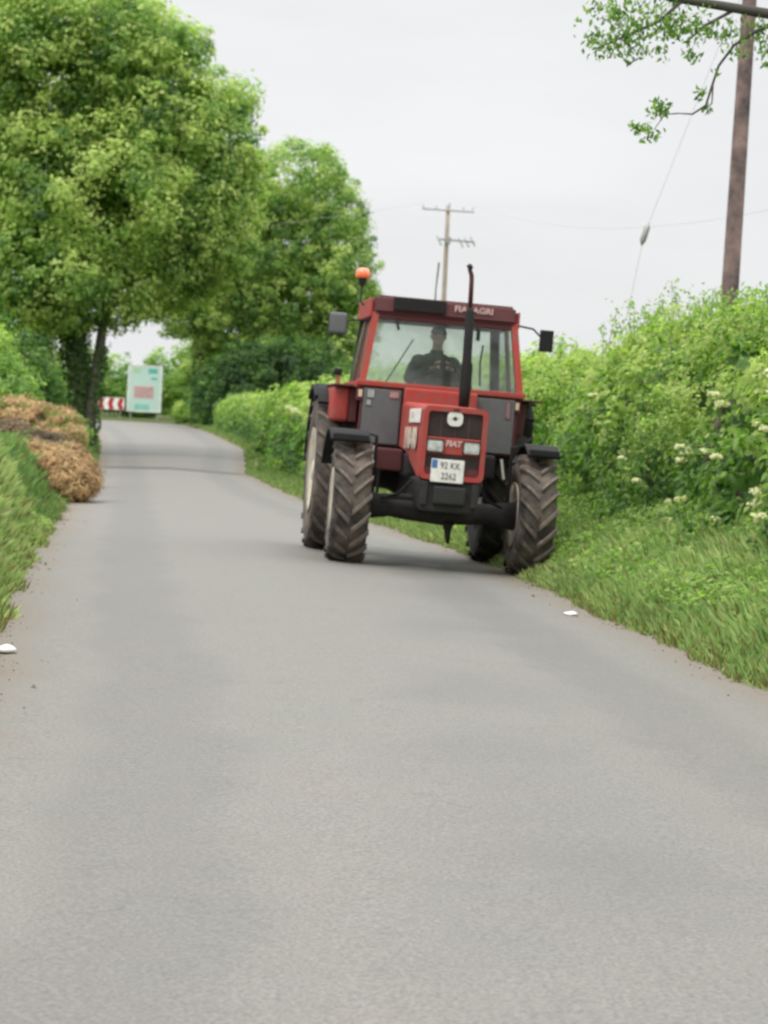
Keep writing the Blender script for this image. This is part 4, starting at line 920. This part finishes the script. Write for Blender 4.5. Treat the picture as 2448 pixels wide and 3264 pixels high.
# ------------------------------------------------------------------ grass verges
def blades(name, Pn, h, wd, cols, lean=.27, parent=None):
    n = len(Pn); a = rng.random(n) * 2 * pi; side = np.stack([np.cos(a), np.sin(a), 0 * a], 1)
    ln = rng.normal(size=(n, 3)) * lean; ln[:, 2] = 0
    tip = Pn + (np.array([0, 0, 1.0]) + ln) * h[:, None]; tip[:, 2] -= (np.linalg.norm(ln, axis=1) ** 2) * h * .3
    mid = Pn + (np.array([0, 0, .55]) + ln * .25) * h[:, None]
    v = np.empty((n, 4, 3)); v[:, 0] = Pn - side * wd[:, None]; v[:, 1] = Pn + side * wd[:, None]; v[:, 2] = mid + side * wd[:, None] * .8; v[:, 3] = tip
    return v.reshape(-1, 3), cols
def verge(name, label, side, segs):
    V, Cc = [], []
    for (y0, y1, s0, s1, n, h0, h1, wd, t0) in segs:
        y = rng.uniform(y0, y1, n); s = s0 + (s1 - s0) * rng.random(n) ** .9
        x = Redge(y) + s if side > 0 else Ledge(y) - s
        cl = .5 + .5 * np.sin(x * 2.3 + y * 1.1) * np.sin(y * .7 - x * 1.3)
        h = rng.uniform(h0, h1, n) * np.clip(.35 + s / .7, .35, 1) * (.65 + .6 * cl)
        P = np.stack([x, y, ground_z(x, y) - .01], 1)
        tt = t0 + .22 * (cl - .5) + rng.normal(size=n) * .16
        c = green(tt) * np.array([1.06, 1.0, 1.55]); dry = rng.random(n) < .10 + .25 * np.exp(-s / .12)
        c[dry] = np.array([.20, .165, .065]) * (.7 + .6 * rng.random((dry.sum(), 1)))
        v, c = blades(name, P, h, np.full(n, wd) * (.6 + .8 * rng.random(n)), c); V.append(v); Cc.append(c)
    o = np_mesh(name, np.vstack(V), 4, np.vstack(Cc), M['grass']); return tag(o, label, 'grass', None, 'stuff')
verge('verge_grass', 'rough green grass and weeds on the verge below the right hedge', 1,
      [(10, 24, -.07, 1.75, 130000, .09, .38, .0042, .74), (24, 36, -.04, 1.6, 90000, .08, .28, .0055, .80), (36, 70, -.02, 1.2, 40000, .06, .2, .011, .70), (70, 150, 0, 1.2, 30000, .08, .3, .02, .6)])
verge('bank_grass', 'tall soft green grass on the bank at the left edge', -1,
      [(10, 30, -.06, 1.6, 170000, .14, .46, .0045, .88), (30, 46, -.05, 1.2, 16000, .08, .3, .009, .5), (46, 100, 0, 2.2, 22000, .1, .35, .013, .45), (100, 168, 0, 3, 16000, .1, .4, .03, .5)])
# field grass behind the signs and broad weeds
def weeds(name, label, side, n, y0, y1, s0, s1, size, h, t0):
    y = rng.uniform(y0, y1, n); s = rng.uniform(s0, s1, n); x = Redge(y) + s if side > 0 else Ledge(y) - s
    k = np.sin(x * 3.1 + y * 2.3) * np.sin(x * 1.1 - y * 1.7)
    keep = rng.random(n) < .35 + .6 * (k > 0); x, y, s = x[keep], y[keep], s[keep]; k = k[keep]; n = len(x)
    z = ground_z(x, y) + rng.random(n) * h * np.clip(s / .5, .25, 1)
    sz = rng.uniform(size * .5, size * 1.3, n)
    vv = leaf_verts(np.stack([x, y, z], 1), unit(rng.normal(size=(n, 3)) * .5 + [-.35 * side, -.3, .9]), sz, .55)
    o = np_mesh(name, vv, 4, green(t0 + k * .12 + rng.normal(size=n) * .17), M['leaf']); return tag(o, label, 'weeds', None, 'stuff')
weeds('verge_weeds', 'leafy nettles and docks growing through the right verge grass', 1, 46000, 11, 34, .3, 1.8, .06, .40, .62)
weeds('bank_weeds', 'leafy weeds growing through the left bank grass', -1, 42000, 11, 32, .0, 1.5, .055, .42, .78)

# ------------------------------------------------------------------ dead bramble mounds and earth on the left
def mound(label, lobes, n, size, cols, loc):
    e = empty('bramble_mound', loc); tag(e, label, 'dead brambles', 'dead vegetation on the left bank')
    C, Rr, O = lobes_clumps(lobes, n, .16, .55); per = 60
    vv, _ = clump_leaves(C, Rr, O, per, size * 1.9, np.zeros(len(C)), aspect=.13)
    cols = np.array(cols); ci = rng.integers(0, len(cols), len(C)); cc = cols[np.repeat(ci, per)] * (.7 + .6 * rng.random((len(vv) // 4, 1)))
    np_mesh('foliage', vv - np.array(loc), 4, cc, M['dry'], e)
    def bmf(bm):
        for k in range(26):
            l = random.choice(lobes); a = random.uniform(0, 2 * pi)
            tube(bm, [(l[0] - loc[0], l[1] - loc[1], 0), (l[0] + cos(a) * l[3] * .6 - loc[0], l[1] + sin(a) * l[4] * .6 - loc[1], (l[2] + l[5] * .7) - loc[2]), (l[0] + cos(a) * l[3] * 1.05 - loc[0], l[1] + sin(a) * l[4] - loc[1], l[2] - loc[2])], [.012, .01, .004], 5)
    one('canes', bmf, M['twig'], e)
TAN = [(.46, .30, .15), (.40, .25, .12), (.54, .37, .20), (.30, .19, .10), (.50, .34, .17)]
mound('tan heap of dead cuttings touching the left road edge', [(-5.15, 41, .38, .52, .6, .42), (-5.5, 41.5, .42, .5, .6, .42), (-4.95, 40.6, .25, .38, .4, .3)], 60, .07, TAN, (-5.2, 41, 0.0))
mound('tan and straw dead brambles on top of the left bank', [(-6.5, 49, 1.12, .62, .7, .34), (-7.2, 49.5, 1.2, .7, .7, .36), (-6.1, 48.5, .9, .35, .5, .25)], 50, .075, TAN + [(.30, .30, .10), (.16, .22, .05)], (-6.6, 49, 0.7))
mound('dark brown dead stalks between the two tan heaps', [(-6.1, 45.5, .62, .62, .9, .36), (-5.7, 44.5, .45, .45, .7, .33), (-6.8, 46.5, .8, .5, .8, .36)], 42, .08, [(.10, .07, .05), (.16, .11, .07), (.22, .15, .09), (.12, .15, .05)], (-6.1, 45.5, 0.3))
bush('low green bush between the dead brambles and the tree trunk', (-7.9, 60, g(-7.9, 60)), [(-7.6, 61, .8, .55, .8, .45), (-8.3, 62, .9, .5, .8, .5)], 18, .2, 26, .09, .5, lo=.4)

# ------------------------------------------------------------------ overhanging tree on the right (trunk outside the frame)
zt = g(6.6, 21)
AT = empty('ash_tree', (6.6, 21, zt)); tag(AT, 'leafy branches hanging into the sky at the top right corner', 'tree', 'roadside trees'); AO = np.array([6.6, 21, zt])
one('trunk', lambda bm: tube(bm, [(0, 0, -.3), (-.05, 0, 2.5), (-.1, .1, 5), (0, .2, 9)], [.24, .2, .16, .1], 12), M['bark'], AT, True)
def tl(pts, r): return one('limb', lambda bm: tube(bm, [tuple(np.array(p) - AO) for p in pts], r, 8), M['twig'], AT, True)
tl([(6.5, 21, 4.9), (5.0, 21.6, 5.05), (3.6, 22, 5.02), (3.03, 22, 5.08), (2.6, 22, 5.13), (2.2, 22, 5.17), (1.4, 22.1, 5.6)], [.09, .07, .052, .045, .04, .034, .012])
tl([(3.2, 22, 5.05), (2.95, 22, 4.93), (2.76, 22, 4.80), (2.64, 22, 4.62), (2.585, 22, 4.42), (2.55, 22, 4.28), (2.44, 22, 4.20), (2.32, 22, 4.20)], [.02, .016, .012, .011, .010, .010, .008, .005])
tl([(2.6, 22, 4.45), (2.6, 22, 4.30), (2.52, 22, 4.22)], [.008, .006, .004])
tl([(2.32, 22, 4.2), (2.2, 21.95, 4.18), (2.12, 21.95, 4.05)], [.006, .005, .003])
tl([(2.3, 22, 5.15), (2.1, 21.9, 4.95), (1.8, 21.9, 4.8), (1.55, 21.9, 4.68)], [.018, .014, .01, .004])
tl([(2.75, 22, 5.1), (2.5, 22, 4.95), (2.35, 22, 4.8)], [.016, .012, .005])
tl([(6.4, 21, 6), (4.5, 21.5, 7.0), (2.6, 22, 7.6)], [.1, .06, .02])
V, Cc = [], []
def spray(c, r, n, size=.058, tone=.50):
    d = unit(rng.normal(size=(n, 3))) * rng.random((n, 1)) ** .5 * np.array(r); P = np.array(c) + d
    Nn = unit(rng.normal(size=(n, 3)) + [0, -.2, .3])
    V.append(leaf_verts(P, Nn, size * (.6 + .8 * rng.random(n)), .42, droop=np.array([-.15, 0, -.9]))); Cc.append(green(tone + rng.normal(size=n) * .2))
for c_, r_, n_ in [((1.62, 21.9, 4.72), (.17, .2, .13), 120), ((1.85, 21.9, 4.78), (.2, .25, .2), 210), ((1.75, 21.9, 5.02), (.3, .3, .14), 190), ((2.15, 21.9, 4.92), (.25, .3, .16), 190), ((2.12, 21.9, 4.70), (.12, .15, .12), 40),
                   ((2.42, 22, 4.93), (.2, .25, .14), 120), ((2.4, 22, 4.72), (.10, .15, .12), 45), ((2.68, 22, 4.9), (.16, .2, .12), 90), ((2.8, 22, 4.75), (.14, .2, .10), 40),
                   ((2.15, 21.95, 4.22), (.12, .12, .11), 85), ((2.08, 21.95, 4.02), (.13, .12, .10), 60), ((1.96, 21.95, 4.06), (.07, .1, .06), 22), ((2.5, 22, 4.38), (.06, .1, .07), 22), ((2.62, 22, 4.58), (.04, .1, .06), 8), ((2.56, 22, 4.25), (.05, .08, .05), 14),
                   ((3.05, 22, 4.75), (.12, .2, .14), 90), ((2.98, 22, 4.92), (.12, .2, .1), 50), ((3.5, 22, 4.8), (.4, .4, .3), 300), ((1.7, 22, 4.9), (.35, .3, .22), 60), ((2.35, 22, 5.0), (.35, .3, .13), 60), ((2.9, 22, 4.98), (.25, .2, .12), 40), ((2.1, 22, 5.12), (.5, .3, .1), 60)]:
    spray(c_, r_, n_)
for k in range(90):
    spray((random.uniform(1.2, 7.5), random.uniform(19.5, 24), random.uniform(5.7, 9)), (.5, .5, .35), 90, .085)
np_mesh('crown', np.vstack(V) - AO, 4, np.vstack(Cc), M['leaf'], AT)

# ------------------------------------------------------------------ small pale lumps set where two bright spots lie at the road edges
def lump(label, loc, s, seed):
    random.seed(seed)
    bm = bmesh.new(); bmesh.ops.create_icosphere(bm, subdivisions=2, radius=1)
    for v in bm.verts: v.co = Vector((v.co.x * s[0] * random.uniform(.8, 1.15), v.co.y * s[1] * random.uniform(.8, 1.15), v.co.z * s[2] * random.uniform(.7, 1.2)))
    o = bmobj('pale_lump', bm, M['white'], None, True); o.location = loc; tag(o, label, 'lump', 'pale lumps by the road')
lump('flat white lump at the left road edge', (-2.15, 14.95, float(road_z(-2.15, 14.95)) + .02), (.055, .09, .028), 3)
lump('small greyish white lump on the tarmac by the right verge', (1.54, 20.6, float(road_z(1.54, 20.6)) + .012), (.06, .09, .02), 4)

def grit(n=5200):
    y = 12 + (rng.random(n) ** 1.4) * 32; side = rng.random(n) < .5
    off = rng.exponential(.07, n); x = np.where(side, Redge(y) - off + .05, Ledge(y) + off - .05)
    z = np.where((x > Ledge(y)) & (x < Redge(y)), road_z(x, y), ground_z(x, y)) + .002
    r = rng.uniform(.003, .010, n) * (1 + (rng.random(n) < .06) * 1.2)
    base = np.array([[1, 0, 0], [-.5, .87, 0], [-.5, -.87, 0], [0, 0, .9]]); V = []
    a = rng.random(n) * 6.28; ca, sa = np.cos(a), np.sin(a)
    tri = [(0, 1, 3), (1, 2, 3), (2, 0, 3)]
    for t3 in tri:
        p = base[list(t3)]
        q = np.empty((n, 3, 3)); q[:, :, 0] = x[:, None] + r[:, None] * (p[:, 0] * ca[:, None] - p[:, 1] * sa[:, None]); q[:, :, 1] = y[:, None] + r[:, None] * (p[:, 0] * sa[:, None] + p[:, 1] * ca[:, None]); q[:, :, 2] = z[:, None] + r[:, None] * p[:, 2]
        V.append(q)
    V = np.stack(V, 1).reshape(-1, 3); pal = np.array([(.20, .18, .15), (.10, .085, .065), (.30, .28, .25), (.16, .12, .07)])
    cc = np.repeat(pal[rng.integers(0, 4, n)], 3, 0)
    tag(np_mesh('roadside_gravel', V, 3, cc, M['dry']), 'loose grit and soil crumbs along both road edges', 'gravel', None, 'stuff')
grit()
